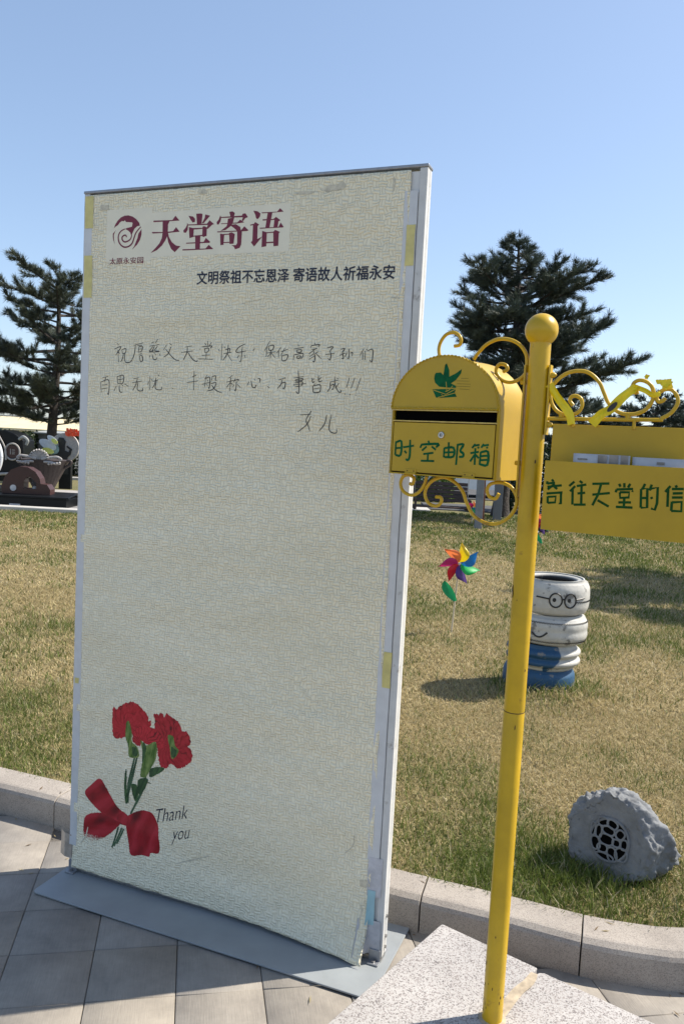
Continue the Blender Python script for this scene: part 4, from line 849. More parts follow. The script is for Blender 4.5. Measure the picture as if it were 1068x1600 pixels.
for q, (s, z) in enumerate(kn):
    b = MB(); rk = (.012, .008, .017, .007)[q]; npt = 11
    for k in range(npt):
        a = k*2.4; e = random.uniform(.25, 1); c_ = XS(s, z, .010); d = (dS*math.cos(a)+Z*math.sin(a)*.8+nS*random.uniform(-.2, .9)).normalized(); s_ = d.cross(nS+Z*.2).normalized()*rk*.45
        b.add([c_, c_+d*rk*e*.6+s_, c_+d*rk*(.6+e*.5), c_+d*rk*e*.6-s_], [(0, 1, 2, 3)])
    b.build('ribbon_knot', M['ribbon'], rib)

# ------------------------------------------------------------------ pinwheels on sticks
PCOL = ['p_yellow', 'p_blue', 'p_green', 'p_purple', 'p_red', 'p_magenta', 'p_orange']
def petal(mb, ang, L_, W_, hub, flip=1):
    ax = Vector((math.sin(ang), 0, math.cos(ang))); sd_ = Vector((math.cos(ang), 0, -math.sin(ang))); fr = Vector((0, -1, 0)); rows = []
    nr_, nc_ = 9, 6
    for i in range(nr_+1):
        e = i/nr_; wd = W_*(math.sin(math.pi*min(1, e*.86+.10))**.8)*(1.0 if e < 1 else .15)
        for k in range(nc_+1):
            c_ = k/nc_; lat = wd*(c_-.15); lift = .55*W_*math.sin(c_*math.pi*.62)**1.5*math.sin(math.pi*e)**.8
            sc_l = .008*math.sin(c_*9) if i == nr_ else 0
            rows.append(hub + ax*(.012+L_*e*(1-.16*c_*c_)+sc_l) + sd_*lat*flip*.8 + fr*(lift+.004) )
    mb.add(rows, [(i*(nc_+1)+k, i*(nc_+1)+k+1, (i+1)*(nc_+1)+k+1, (i+1)*(nc_+1)+k) for i in range(nr_) for k in range(nc_)])
def pinwheel(label, loc, hz, rad, rot=0.0, lean=0.0, grp='pinwheels planted in the lawn', leafside=-1, lf=.48, ls=1.0):
    t = thing('pinwheel', label, 'pinwheel', (0, 0, 0), grp); hub = Vector((lean, 0, hz))
    b = MB(); b.tube([Vector((0, .01, -.03)), Vector((lean*.5, .008, hz*.5)), Vector((lean, .006, hz))], .007, 8); b.build('stick', M['stick'], t, smooth=True)
    for k, cn in enumerate(PCOL):
        b = MB(); petal(b, rot + k*2*math.pi/7, rad, rad*.58, hub); b.build('petal', M[cn], t, smooth=True)
    b = MB(); b.tube([hub+Vector((0, .006, 0)), hub+Vector((0, -.012, 0)), hub+Vector((0, -.016, 0))], [.008, .008, .005], 12); b.build('hub', M['p_white'], t, smooth=True)
    b = MB(); r0 = Vector((lean*.45, 0, hz*lf)); rows = []
    for i in range(9):
        e = i/8; wd = .042*math.sin(math.pi*min(1, e*.92+.06))**.7
        c_ = r0 + Vector((leafside*.115*math.sin(e*1.5)*.9, -.01-.02*e, .20*e-.035*e*e - .01))*ls
        for q in (-1, 0, 1): rows.append(c_ + Vector((q*wd*.85, -.008*abs(q), q*wd*.35*-leafside)))
    b.add(rows, [(i*3+k, i*3+k+1, (i+1)*3+k+1, (i+1)*3+k) for i in range(8) for k in range(2)]); b.build('leaf', M['p_leaf'], t, smooth=True)
    t.location = loc; return t
pinwheel('rainbow pinwheel with its green leaf, standing alone between the board and the pole', (.945, 6.45, .10), .575, .165, rot=.05, lean=.03)
pinwheel('pinwheel half hidden behind the left edge of the hanging sign', (3.285, 13.0, .10), .37, .19, rot=.25, lean=-.01, leafside=-1, lf=.12, ls=1.0)
pinwheel('small far pinwheel in front of the swing bench', (2.60, 15.95, .10), .36, .12, rot=.9, lean=.01, leafside=1)

# ------------------------------------------------------------------ painted tyres
ty = thing('tyre_stack', 'stack of four painted tyres, white over blue, with round glasses and a smile', 'tyre stack', (1.37, 5.05, .10))
vd = Vector((-1.37, -5.05, 0)).normalized(); vr = Vector((-vd.y, vd.x, 0))          # towards the path, and its right-hand side
if vr.x < 0: vr = -vr
def radial(c, lat): return vd*math.cos(lat) + vr*math.sin(lat)
WHT = np.array([.47, .46, .42]); BLU = np.array([.016, .072, .150]); BLK = np.array([.025, .025, .025]); CRM = np.array([.50, .47, .38])
def sect(R_, r_, h, ribs=0.0):
    pts = []
    zz = np.linspace(-.42, .42, 25)
    pts += [(r_, -h*.40), (r_+.025, -h*.485), (R_-.05, -h*.49)]
    for z in zz: pts.append((R_*(1 - .30*max(0, abs(z)-.26)**1.15) - ribs*(.5+.5*math.cos(z*17))**1.5 - .010*(z/.42)**2, z*h))
    pts += [(R_-.05, h*.49), (r_+.055, h*.495), (r_+.045, h*.46), (r_+.02, h*.47), (r_, h*.40), (r_+.012, h*.28), (R_-.03, h*.18), (R_-.03, -h*.18), (r_+.012, -h*.28)]
    return pts
def tyre(c, zc, R_, r_, h, ribs, paint, label=None):
    pr = sect(R_, r_, h, ribs); P = len(pr); n = 144; V = []; C = []
    for k in range(n):
        lat = -math.pi + 2*math.pi*k/n; d = radial(c, lat)
        for j, (r, z) in enumerate(pr):
            jig = 1 + .004*mn.noise(Vector((math.cos(lat)*3, math.sin(lat)*3, z*20+zc*9)))
            V.append((c[0]+d.x*r*jig, c[1]+d.y*r*jig, zc+z)); C.append(paint(lat, z/h, j, P))
    F = [(k*P+j, ((k+1) % n)*P+j, ((k+1) % n)*P+(j+1) % P, k*P+(j+1) % P) for k in range(n) for j in range(P)]
    o = np_mesh('tyre', V, F, M['tyre_white'], ty, np.array(C), smooth=True)
    bm = bmesh.new(); bm.from_mesh(o.data); bmesh.ops.recalc_face_normals(bm, faces=bm.faces); bm.to_mesh(o.data); bm.free(); return o
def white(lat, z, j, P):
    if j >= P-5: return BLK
    if abs(z) > .40 and j < P-9 and j > 2: return WHT*.78  # shade in the gaps between tyres, put into the colour
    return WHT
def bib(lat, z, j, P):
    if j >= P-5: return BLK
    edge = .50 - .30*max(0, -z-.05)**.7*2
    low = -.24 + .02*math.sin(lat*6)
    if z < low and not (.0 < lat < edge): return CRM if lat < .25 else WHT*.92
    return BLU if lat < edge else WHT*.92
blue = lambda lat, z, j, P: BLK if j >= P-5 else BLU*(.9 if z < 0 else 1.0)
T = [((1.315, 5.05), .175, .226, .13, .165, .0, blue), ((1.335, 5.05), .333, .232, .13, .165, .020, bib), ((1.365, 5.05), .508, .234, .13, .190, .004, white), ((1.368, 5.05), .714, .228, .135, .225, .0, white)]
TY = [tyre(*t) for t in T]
def rad_at(i, zl):                       # outer radius of tyre i at local height fraction
    R_ = T[i][2]; return R_*(1 - .30*max(0, abs(zl)-.26)**1.15) - .010*(zl/.42)**2
def onT(i, lat, z, off=.0015):
    c, zc, R_, r_, h = T[i][:5]; zl = (z-zc)/h; d = radial(c, lat); r = rad_at(i, zl)+off
    return Vector((c[0]+d.x*r, c[1]+d.y*r, z))
def stroke_on(i, pts, r, name, par):
    b = MB(); b.tube(smooth_line([onT(i, a, z) for a, z in pts], 4), r, 6); return b.build(name, M['paint_black'], par, smooth=True)
ZE = .712
for la in (.10, .50):
    stroke_on(3, [(la+.165*math.cos(e), ZE+.043*math.sin(e)) for e in [k*2*math.pi/20 for k in range(21)]], .0048, 'painted_glasses', TY[3])
    b = MB(); b.ngon([onT(3, la-.04+.05*math.cos(e), ZE+.002+.013*math.sin(e), .001) for e in [k*.5236 for k in range(12)]]); b.build('painted_eye', M['paint_black'], TY[3])
stroke_on(3, [(.262, ZE+.004), (.30, ZE+.010), (.338, ZE+.004)], .0046, 'painted_glasses', TY[3])
stroke_on(3, [(-.062, ZE+.006), (-.25, ZE+.010), (-.42, ZE+.012)], .0050, 'painted_glasses', TY[3]); stroke_on(3, [(.662, ZE+.006), (.80, ZE+.010), (.98, ZE+.014)], .0050, 'painted_glasses', TY[3])
stroke_on(2, [(-.45+.40*k/8, .512 - .036*math.sin(math.pi*(k/8*.85+.12))) for k in range(9)], .0052, 'painted_smile', TY[2])
# zig-zag tread edge lines pressed into the second and the top tyre
for i, z in ((2, .508+.190*.30), (2, .508-.190*.33), (3, .714-.225*.06)):
    if i == 3: a0, a1 = .68, 1.5
    else: a0, a1 = -1.6, 1.6
    nz = int((a1-a0)/.035); stroke_on(i, [(a0+(a1-a0)*k/nz, z+(.0045 if k % 2 else -.0045)) for k in range(nz+1)], .0016, 'tread_line', TY[i])

# ------------------------------------------------------------------ rock-shaped garden loudspeaker
rk = thing('rock_speaker', 'grey rock-shaped garden loudspeaker with a round honeycomb grille in the grass', 'speaker', (1.06, 2.80, .10))
rc = Vector((1.072, 2.82, .216)); nF = Vector((-.58, -.81, .15)).normalized(); rF = nF.cross(Z).normalized()
if rF.x < 0: rF = -rF
uF = rF.cross(nF); uF = uF if uF.z > 0 else -uF
bm = bmesh.new(); bmesh.ops.create_icosphere(bm, subdivisions=6, radius=1.0); DF = .092
rr_ = random.Random(12); FAC = []
for k in range(34):
    zz = 1-2*(k+.5)/34; a = k*2.39996+rr_.uniform(-.4, .4); q = math.sqrt(1-zz*zz)
    FAC.append((Vector((q*math.cos(a), q*math.sin(a), zz+rr_.uniform(-.1, .1))).normalized(), rr_.uniform(.86, 1.02)))
for v in bm.verts:
    d = v.co.normalized()
    dd = (d + .10*Vector((mn.noise(d*3), mn.noise(d*3+Vector((5, 5, 5))), mn.noise(d*3+Vector((9, 1, 3)))))).normalized()
    r = sorted(h/max(dd.dot(n_), .05) for n_, h in FAC); r = r[0] - .10*max(0, .12-(r[1]-r[0]))        # worn edges where two facets meet
    f3 = 1-abs(mn.noise(d*5.5+Vector((1, 8, 2))))*2; f4 = mn.noise(d*15); f5 = mn.noise(d*40)
    r += -.02 + .080*f3*abs(mn.noise(d*2+Vector((4, 4, 4))))*2 + .034*f4 + .010*f5
    f6 = 1-abs(mn.noise(Vector((d.x*4.6, d.y*4.6, d.z*2.0))+Vector((2, 7, 3))))*3.2
    r += .060*max(f6, -.3)
    p = rc + Vector((d.x*.180*(1-.08*d.z), d.y*.150, d.z*.176))*r + Vector((-.022*d.z, 0, 0))
    # the speaker face is a flat hollowed cut with a rough rim
    dd = (p-rc).dot(nF); lim = DF + .006*mn.noise(p*30) + .004*mn.noise(p*70)
    rad_ = math.hypot((p-rc).dot(rF)+.012, (p-rc).dot(uF)*.95)
    if dd > lim*.55:
        tgt = DF*.78 + .002*mn.noise(p*22) + max(0, (rad_-.10))*.22
        tgt = min(dd, tgt); p -= nF*(dd-tgt)
    if p.z < .09: p.z = .09 + (p.z-.09)*.1
    v.co = p
me = bpy.data.meshes.new('rock_shell'); bm.to_mesh(me); bm.free(); me.materials.append(M['rock']); me.polygons.foreach_set('use_smooth', [True]*len(me.polygons))
o = bpy.data.objects.new('rock_shell', me); COL.objects.link(o); o.parent = rk; o.matrix_parent_inverse = Matrix.Translation(-root_loc(rk)); shell = o
gc = rc + nF*(DF*.78+.002) + rF*(-.012) + uF*.004
HOLES = [(425, 410, 32, 28, .2), (500, 412, 34, 26, -.4), (355, 487, 14, 42, 0), (400, 492, 20, 40, 0), (475, 468, 40, 26, -.2), (567, 473, 27, 30, -.5), (466, 540, 45, 34, -.1), (545, 545, 25, 24, 0), (604, 540, 22, 32, 0), (385, 588, 28, 42, .3), (443, 612, 32, 27, 0), (522, 640, 30, 45, .3), (590, 622, 38, 42, 0), (470, 674, 55, 22, -.1)]
GP = lambda a, c, off=0.0: gc + rF*a + uF*c + nF*off
K = 1/2200
b = MB(); b.prism([GP(.066*math.cos(e), .0735*math.sin(e), .0008) for e in [k*2*math.pi/40 for k in range(40)]], nF*.0012); b.build('grille_backing', M['dark'], rk)
b = MB()
for hx, hy, rx, ry, rot in HOLES:
    pts = []
    for k in range(25):
        e = k*2*math.pi/24; cx = abs(math.cos(e))**.8*math.copysign(1, math.cos(e)); cy = abs(math.sin(e))**.8*math.copysign(1, math.sin(e))
        a, c_ = rx*1.22*cx, ry*1.22*cy; a, c_ = a*math.cos(rot)-c_*math.sin(rot), a*math.sin(rot)+c_*math.cos(rot)
        pts.append(GP((hx-488+a)*K, -(hy-538-c_)*K, .004))
    b.tube(pts, .0036, 8, cap=False)
b.tube([GP(.068*math.cos(e), .0745*math.sin(e), .001) for e in [k*2*math.pi/40 for k in range(41)]], .005, 8, cap=False)
b.build('speaker_grille', M['rock'], rk, smooth=True)
# ------------------------------------------------------------------ trees
def needles(P, D, per, ln, wd, base, var, seed):
    r = np.random.default_rng(seed); n = len(P); P = np.repeat(P, per, 0); D = np.repeat(D, per, 0); m = n*per
    d = D*.95 + r.normal(0, .50, (m, 3)); d[:, 2] += .22; d /= np.linalg.norm(d, axis=1, keepdims=True)+1e-9
    s = np.cross(d, r.normal(0, 1, (m, 3))); s /= np.linalg.norm(s, axis=1, keepdims=True)+1e-9
    L_ = ln*r.uniform(.6, 1.15, (m, 1)); w_ = wd*r.uniform(.7, 1.2, (m, 1))
    p = P + r.normal(0, .015, (m, 3))
    V = np.stack([p - s*w_, p + s*w_, p + d*L_ + s*w_*.35, p + d*L_ - s*w_*.35], 1).reshape(-1, 3)
    F = np.arange(m*4).reshape(-1, 4)
    t = np.repeat(r.uniform(0, 1, (n, 1)), per, 0); k = r.uniform(.7, 1.25, (m, 1))
    c = (base*(1-t) + var*t)*k
    return V, F, np.repeat(c, 4, 0)
def interp_prof(tab, z): 
    zs = [a for a, *_ in tab][::-1]; return np.interp(z, zs, [q[1] for q in tab][::-1]), np.interp(z, zs, [q[2] for q in tab][::-1])
def pine(label, base, height, prof, nbr, seed, trunk_r, base_c=(.036, .053, .048), var_c=(.10, .122, .085), per=16, ln=.13, wd=.007, zmin=1.0, group='pine trees', step=.13, droop=.0, lean=(0, 0), pw=.9):
    rs = random.Random(seed); t = thing('pine_tree', label, 'tree', base, group); B = Vector(base)
    tb = MB(); tp = []; trr = []
    for i in range(15):
        e = i/14; tp.append(B + Vector((lean[0]*e + .05*math.sin(e*5+seed), lean[1]*e + .04*math.sin(e*4+seed*2), height*e - (.05 if i == 0 else 0)))); trr.append(trunk_r*(1-e)**.8*(1+.35*max(0, .06-e)/.06) + .012)
    tb.tube(tp, trr, 12)
    tr_at = lambda z: tp[min(13, int(z/height*14))].lerp(tp[min(14, int(z/height*14)+1)], (z/height*14) % 1)
    P = []; D = []; lb = MB()
    def twig(a, bq, n):
        d = (bq-a).normalized()
        for k in range(n):
            e = (k+.6)/n; p = a.lerp(bq, e); P.append(p); D.append(d)
    for i in range(nbr):
        z = zmin + (height-zmin)*((i+rs.random())/nbr)**pw
        az = i*2.39996 + rs.uniform(-.35, .35); l, r = interp_prof(prof, z); c = math.cos(az)
        Lx = r if c > 0 else l; Ly = .5*(l+r); Ln = math.hypot(Lx*math.cos(az), Ly*math.sin(az))*rs.uniform(.62, 1.16)
        if Ln < .12: Ln = .15
        a = tr_at(z - .25*min(1, Ln)*.6 if z > 1 else z); d = Vector((math.cos(az), math.sin(az), 0)); rise = rs.uniform(-.22, .50)*min(1.3, Ln) - droop*Ln
        end = a + d*Ln + Z*(rise + .22*min(1, Ln)*.6); mid = a.lerp(end, .55) + Z*(-.05*Ln) + Vector((rs.uniform(-.06, .06), rs.uniform(-.06, .06), 0))*Ln
        pts = smooth_line([a, mid, end], 5); lb.tube(pts, [max(.006, (.012+.016*Ln)*(1-.85*k/(len(pts)-1))) for k in range(len(pts))], 5)
        twig(mid, end, max(2, int(Ln*.45/step*1.4))); ns = max(3, int(Ln/.13))
        for k in range(ns):
            e = .30 + .68*(k+rs.random()*.6)/ns
            if e > .99: continue
            q = pts[int(e*(len(pts)-1))].lerp(pts[min(len(pts)-1, int(e*(len(pts)-1))+1)], (e*(len(pts)-1)) % 1)
            sgn = -1 if k % 2 else 1; dd = (d*rs.uniform(.45, 1.0) + Vector((-d.y, d.x, 0))*sgn*rs.uniform(.4, 1.0) + Z*rs.uniform(-.1, .85)).normalized()
            l2 = rs.uniform(.26, .60)*min(1, .35+Ln*.35)*(1.15-.5*e); q2 = q + dd*l2
            lb.tube([q, q2], [.006, .003], 4, cap=False); twig(q, q2, max(2, int(l2/step*1.3)))
            if l2 > .25:
                d3 = (dd + Vector((rs.uniform(-.8, .8), rs.uniform(-.8, .8), rs.uniform(0, .7)))).normalized(); q3 = q.lerp(q2, .5); twig(q3, q3+d3*l2*.6, max(2, int(l2*.6/step*1.3)))
    twig(tp[-3], tp[-1] + Z*.15, 7)
    tb.build('trunk', M['bark'], t, smooth=True); lb.build('branch', M['bark'], t, smooth=True)
    V, F, C = needles(np.array([tuple(p) for p in P]), np.array([tuple(p) for p in D]), per, ln, wd, np.array(base_c), np.array(var_c), seed)
    np_mesh('crown', V, F, M['needle'], t, C); return t
profR = [(6.4, .05, .05), (5.95, .6, .28), (5.65, .75, .95), (5.3, 1.0, 1.0), (5.08, 1.45, 1.6), (4.85, 1.0, 1.95), (4.2, 1.75, 2.1), (3.9, 1.85, 1.8), (3.7, 1.6, 1.4), (3.4, 1.3, 2.1), (3.15, 1.2, 2.8), (2.85, 1.1, 2.6), (2.55, .9, 1.3), (2.0, .8, 1.0), (1.2, .4, .5), (0, .1, .1)]
pine('dense dark pine tree rising right behind the mailbox and ball-topped pole', (3.66, 18.3, .05), 6.25, profR, 125, 5, .17, per=30, ln=.145, wd=.0050, zmin=1.9, step=.10)
profL = [(6.0, .5, .4), (5.8, 1.0, .7), (5.55, 1.3, .9), (5.0, 1.65, 1.3), (4.5, 1.95, 1.6), (4.1, 2.15, 1.8), (3.5, 2.1, 1.8), (2.9, 1.7, 1.7), (2.5, 2.3, 1.7), (2.1, 2.3, 1.4), (1.85, 1.3, 1.1), (1.7, .4, .5), (0, .1, .1)]
pine('open-branched pine tree left of the board, bare trunk showing below its crown', (-8.05, 22.0, .05), 5.75, profL, 58, 11, .15, per=30, ln=.15, wd=.0062, zmin=1.75, base_c=(.038, .052, .046), var_c=(.125, .142, .095), lean=(.12, 0), step=.10, pw=1.25)
profS = [(5.2, .1, .1), (4.4, .8, .8), (3.4, 1.5, 1.5), (2.4, 1.9, 1.9), (1.6, 1.6, 1.6), (0, .4, .4)]
pine('small distant pine tree beyond the right end of the scroll bracket', (13.0, 34.0, .05), 4.1, profS, 46, 21, .13, per=13, ln=.2, wd=.015, zmin=.9)
pine('distant pine tree at the right edge of the photo, above the sign', (16.2, 38.0, .05), 4.0, profS, 44, 22, .13, per=13, ln=.2, wd=.016, zmin=.9)
pine('low distant pine tree showing in the loop of the sign bracket', (10.2, 35.0, .05), 3.6, profS, 40, 23, .12, per=13, ln=.2, wd=.015, zmin=.8)
pine('spreading pine tree beside the lawn, right of the sign, shading the dry grass', (7.9, 9.6, .05), 6.2, [(6.2, .2, .2), (5, 1.3, 1.3), (4, 2.0, 2.0), (3, 2.2, 2.2), (2.2, 1.6, 1.6), (0, .3, .3)], 60, 31, .16, per=12, ln=.18, wd=.013, zmin=2.0)

def leaf_cloud(name, label, cat, boxes, n, seed, base_c, var_c, size, group=None, stem=True, loc=None):
    r = np.random.default_rng(seed); loc = loc or boxes[0][0]; t = thing(name, label, cat, (loc[0], loc[1], .05), group); Vs = []; Cs = []
    for (c, h) in boxes:
        u = r.uniform(-1, 1, (n, 3)); k = np.abs(u).max(1, keepdims=True); u = u/np.maximum(k, 1e-6)*np.maximum(k, r.uniform(.75, 1.0, (n, 1)))
        p = np.array(c) + u*np.array(h); p += .10*np.stack([fbm(p[:, 0]*3, p[:, 2]*3, 1)-.5, fbm(p[:, 0]*3+9, p[:, 2]*3, 2)-.5, fbm(p[:, 1]*3, p[:, 0]*3, 4)-.5], -1)*2
        a = r.normal(0, 1, (n, 3)); a /= np.linalg.norm(a, axis=1, keepdims=True); b_ = np.cross(a, r.normal(0, 1, (n, 3))); b_ /= np.linalg.norm(b_, axis=1, keepdims=True)
        s = size*r.uniform(.6, 1.3, (n, 1)); Vs.append(np.stack([p-a*s, p+b_*s*.5, p+a*s, p-b_*s*.5], 1).reshape(-1, 3))
        tt = np.clip(r.uniform(0, 1, (n, 1))*.6 + .8*(fbm(p[:, 0]*2.5, p[:, 2]*2.5+p[:, 1], 8)[:, None]-.3), 0, 1); Cs.append(np.repeat((np.array(base_c)*(1-tt)+np.array(var_c)*tt)*r.uniform(.8, 1.2, (n, 1)), 4, 0))
    V = np.concatenate(Vs); np_mesh('foliage', V, np.arange(len(V)).reshape(-1, 4), M['leaf'], t, np.concatenate(Cs))
    if stem:
        b = MB()
        for (c, h) in boxes:
            for k in range(max(1, int(h[0]*2))):
                x = c[0] + (random.uniform(-.8, .8))*h[0]; b.tube([Vector((x, c[1], 0)), Vector((x+.05, c[1]+.02, c[2])), Vector((x+.02, c[1], c[2]+h[2]*.8))], [.03, .022, .008], 6)
        b.build('stem', M['bark'], t, smooth=True)
    return t
HC, HV = (.012, .022, .010), (.035, .055, .020)
leaf_cloud('hedge', 'dark clipped hedge on the far left, behind the black car sculpture', 'hedge', [((-13.0, 26, .72), (2.0, .5, .75))], 9000, 41, HC, HV, .06)
leaf_cloud('hedge', 'narrow dark clipped hedge block beside the grey shed panel, far left', 'hedge', [((-10.45, 26, .70), (.42, .5, .72))], 3500, 42, HC, HV, .06)
leaf_cloud('hedge', 'dark clipped hedge behind the winged disc and its orange flowers', 'hedge', [((-8.0, 26, .70), (1.05, .5, .74))], 6000, 43, HC, HV, .06)
leaf_cloud('hedge', 'long dark hedge beyond the parked car on the right side', 'hedge', [((9.5, 32, .95), (7.5, .8, 1.0))], 22000, 44, HC, HV, .09)
leaf_cloud('hedge', 'dark hedge behind the board and the swing bench', 'hedge', [((-1.4, 32, .9), (4.2, .8, .95))], 9000, 45, HC, HV, .09)
leaf_cloud('bush', 'light green rounded bush behind the back of the swing bench', 'bush', [((2.55, 22.6, .55), (.55, .45, .50))], 3500, 46, (.05, .10, .015), (.17, .25, .05), .045)
leaf_cloud('bush', 'dark green bush behind the yellow pole, beside the pine trunk', 'bush', [((4.75, 20.0, .75), (.65, .5, .85))], 6000, 47, HC, HV, .05)

def bare_shrub(label, base, h, wd, seed):
    rs = random.Random(seed); t = thing('bare_shrub', label, 'shrub', base, 'leafless shrubs before the cream building'); b = MB(); B = Vector(base)
    def grow(p, d, l, r, dep):
        q = p + d*l; b.tube([p, p.lerp(q, .5)+Vector((rs.uniform(-.03, .03), rs.uniform(-.03, .03), 0)), q], [r, r*.8, r*.6], 4, cap=False)
        if dep:
            for _ in range(3): grow(q, (d + Vector((rs.uniform(-.7, .7)*wd, rs.uniform(-.7, .7), rs.uniform(-.1, .5)))).normalized(), l*rs.uniform(.6, .85), r*.6, dep-1)
    for _ in range(4): grow(B, Vector((rs.uniform(-.5, .5), rs.uniform(-.4, .4), 1)).normalized(), h*.36, .02, 4)
    b.build('twigs', M['bark'], t); return t
bare_shrub('leafless brown shrub at the left photo edge under the pine boughs', (-10.9, 24.6, .05), 2.5, 1.0, 3)
bare_shrub('leafless brown shrub just left of the tall board', (-7.35, 27.0, .05), 2.6, .8, 4)

# ------------------------------------------------------------------ wall, shed, car, bench
t = thing('low_building', 'long low cream building with a sloping cream roof behind the left pine tree', 'building', (-20, 40, 0))
b = MB(); b.box((-22, 40, .70), (32, 2.4, 1.4)); b.build('wall', M['wall_cream'], t)
b = MB(); b.prism([(-38.2, 38.6, 1.42), (-38.2, 41.4, 1.98), (-38.2, 41.4, 2.08), (-38.2, 38.6, 1.50)], (32.4, 0, 0)); b.build('roof', M['roof_cream'], t)
b = MB(); b.box((-22, 41.45, 2.07), (32.4, .12, .14)); b.build('ridge', M['roof_grey'], t, bevel=.02)
b = MB()
for k in range(9): b.box((-36+k*3.6, 38.74, .68), (.35, .14, 1.36))
b.build('pier', M['wall_cream'], t, bevel=.01)
t = thing('shed', 'low grey panelled shed between two dark hedge blocks', 'shed', (-9.5, 26.6, .05))
b = MB(); b.box((-9.5, 26.6, .72), (1.15, .9, 1.35)); b.build('shed_wall', M['box_grey'], t, bevel=.01)
b = MB(); b.prism([(-10.15, 26.0, 1.40), (-8.85, 26.0, 1.40), (-8.85, 26.0, 1.44), (-10.15, 26.0, 1.44)], (0, 1.2, .06)); b.build('shed_roof', M['roof_grey'], t)
b = MB(); b.box((-9.3, 26.13, .62), (.5, .03, 1.1)); dr = b.build('door', M['roof_grey'], t, bevel=.008)
b = MB(); b.tube([(-9.12, 26.09, .62), (-9.12, 26.09, .74)], .015, 8); b.build('handle', M['bolt'], dr)

def car(label, loc, rot):
    t = thing('parked_car', label, 'car', loc); q = lambda x, y, z: Vector(loc) + Vector((x*math.cos(rot)-y*math.sin(rot), x*math.sin(rot)+y*math.cos(rot), z))
    prof = [(-2.2, .35), (-2.22, .62), (-2.1, .86), (-1.55, .95), (-.95, 1.32), (-.3, 1.45), (.45, 1.43), (1.05, 1.08), (1.75, .98), (2.12, .82), (2.22, .55), (2.18, .30), (1.75, .26), (-1.75, .26)]
    b = MB(); rows = []
    for y, sx, sz in ((-.86, .97, .96), (-.78, 1, 1), (.78, 1, 1), (.86, .97, .96)): rows.append([q(x*sx, y*(1 if z < 1.0 else .84), .26+(z-.26)*sz) for x, z in prof])
    n = len(prof); b.add([v for r in rows for v in r], [(i*n+k, i*n+(k+1) % n, (i+1)*n+(k+1) % n, (i+1)*n+k) for i in range(3) for k in range(n)] + [tuple(range(n)), tuple(3*n+k for k in range(n))])
    b.build('body', M['car_paint'], t, smooth=True)
    for s in (-1, 1):
        for x0, x1, xa, xb in ((-1.35, -.30, -.90, -.30), (-.22, .85, -.22, .42)):
            b = MB(); b.prism([q(x0, s*.845, .98), q(x1, s*.845, .98), q(xb, s*.74, 1.36), q(xa, s*.74, 1.36)], (q(0, s*.012, 0)-q(0, 0, 0))); b.build('window', M['glass_dark'], t)
        for x in (-1.38, 1.36):
            b = MB(); b.tube([q(x, s*.66, .33), q(x, s*.87, .33), q(x, s*.885, .33)], [.33, .33, .29], 24); wl = b.build('wheel', M['rubber'], t, smooth=True)
            b = MB(); b.tube([q(x, s*.880, .33), q(x, s*.895, .33)], .20, 18); b.build('rim', M['hub'], wl)
        b = MB(); b.box(q(-2.20, s*.62, .74), (.06, .30, .14), ax=(q(1, 0, 0)-q(0, 0, 0), q(0, 1, 0)-q(0, 0, 0), Z)); b.build('tail_light', M['lamp_red'], t, bevel=.01)
        b = MB(); b.box(q(2.13, s*.62, .68), (.10, .34, .13), ax=(q(1, 0, 0)-q(0, 0, 0), q(0, 1, 0)-q(0, 0, 0), Z)); b.build('headlight', M['chrome'], t, bevel=.02)
    b = MB(); b.prism([q(1.0, -.62, 1.115), q(1.0, .62, 1.115), q(.52, .58, 1.41), q(.52, -.58, 1.41)], q(.012, 0, .014)-q(0, 0, 0)); b.build('windscreen', M['glass_dark'], t)
    return t
car('white parked car behind the swing bench, seen between mailbox and scroll bracket', (4.1, 25.4, .13), math.radians(8))

sw = thing('swing_bench', 'dark brown slatted swing bench hung in a wooden frame on the lawn', 'swing bench', (2.1, 16.6, .1))
b = MB()
for k in range(5): b.box((2.02, 16.72, .52+k*.085), (1.15, .028, .072), ax=(Vector((1, 0, 0)), Vector((0, .97, -.22)), Vector((0, .22, .97))))
b.build('backrest', M['brown_wood'], sw, bevel=.005)
b = MB()
for k in range(5): b.box((2.02, 16.25+k*.095, .40), (1.15, .08, .028))
b.build('seat', M['brown_wood'], sw, bevel=.005)
for x in (1.47, 2.57):
    b = MB(); b.box((x, 16.45, .365), (.05, .56, .05)); b.box((x, 16.3, .56), (.05, .42, .04)); b.box((x, 16.12, .46), (.045, .045, .2)); b.build('armrest', M['brown_wood'], sw, bevel=.004)
    b = MB(); b.tube([Vector((x, 16.45, .57)), Vector((x, 16.5, 1.98))], .008, 6); b.build('chain', M['bolt'], sw)
for x, m in ((1.36, 'brown_wood'), (2.84, 'red_wood')):
    for s in (-.35, .35):
        b = MB(); b.box((x, 16.5+s*.6, 1.05), (.09, .07, 2.05), ax=(Vector((1, 0, 0)), Vector((0, 1, 0)), Vector((0, -s*.3, 1)).normalized())); b.build('leg', M[m], sw, bevel=.005)
    b = MB(); b.box((x, 16.5, .62), (.05, .5, .05)); b.build('brace', M[m], sw, bevel=.004)
b = MB(); b.box((2.1, 16.5, 2.06), (1.75, .10, .10)); b.build('beam', M['brown_wood'], sw, bevel=.006)
t = thing('timber_post', 'square grey timber post in front of the red-brown swing leg', 'post', (2.58, 15.2, .1))
b = MB(); b.box((2.60, 15.2, 1.0), (.13, .10, 1.9)); b.build('post_shaft', M['grey_wood'], t, bevel=.006)
b = MB(); b.prism([(2.525, 15.14, 1.951), (2.675, 15.14, 1.951), (2.675, 15.26, 1.951), (2.525, 15.26, 1.951)], (0, 0, .03)); b.build('post_cap', M['grey_wood'], t, bevel=.006)
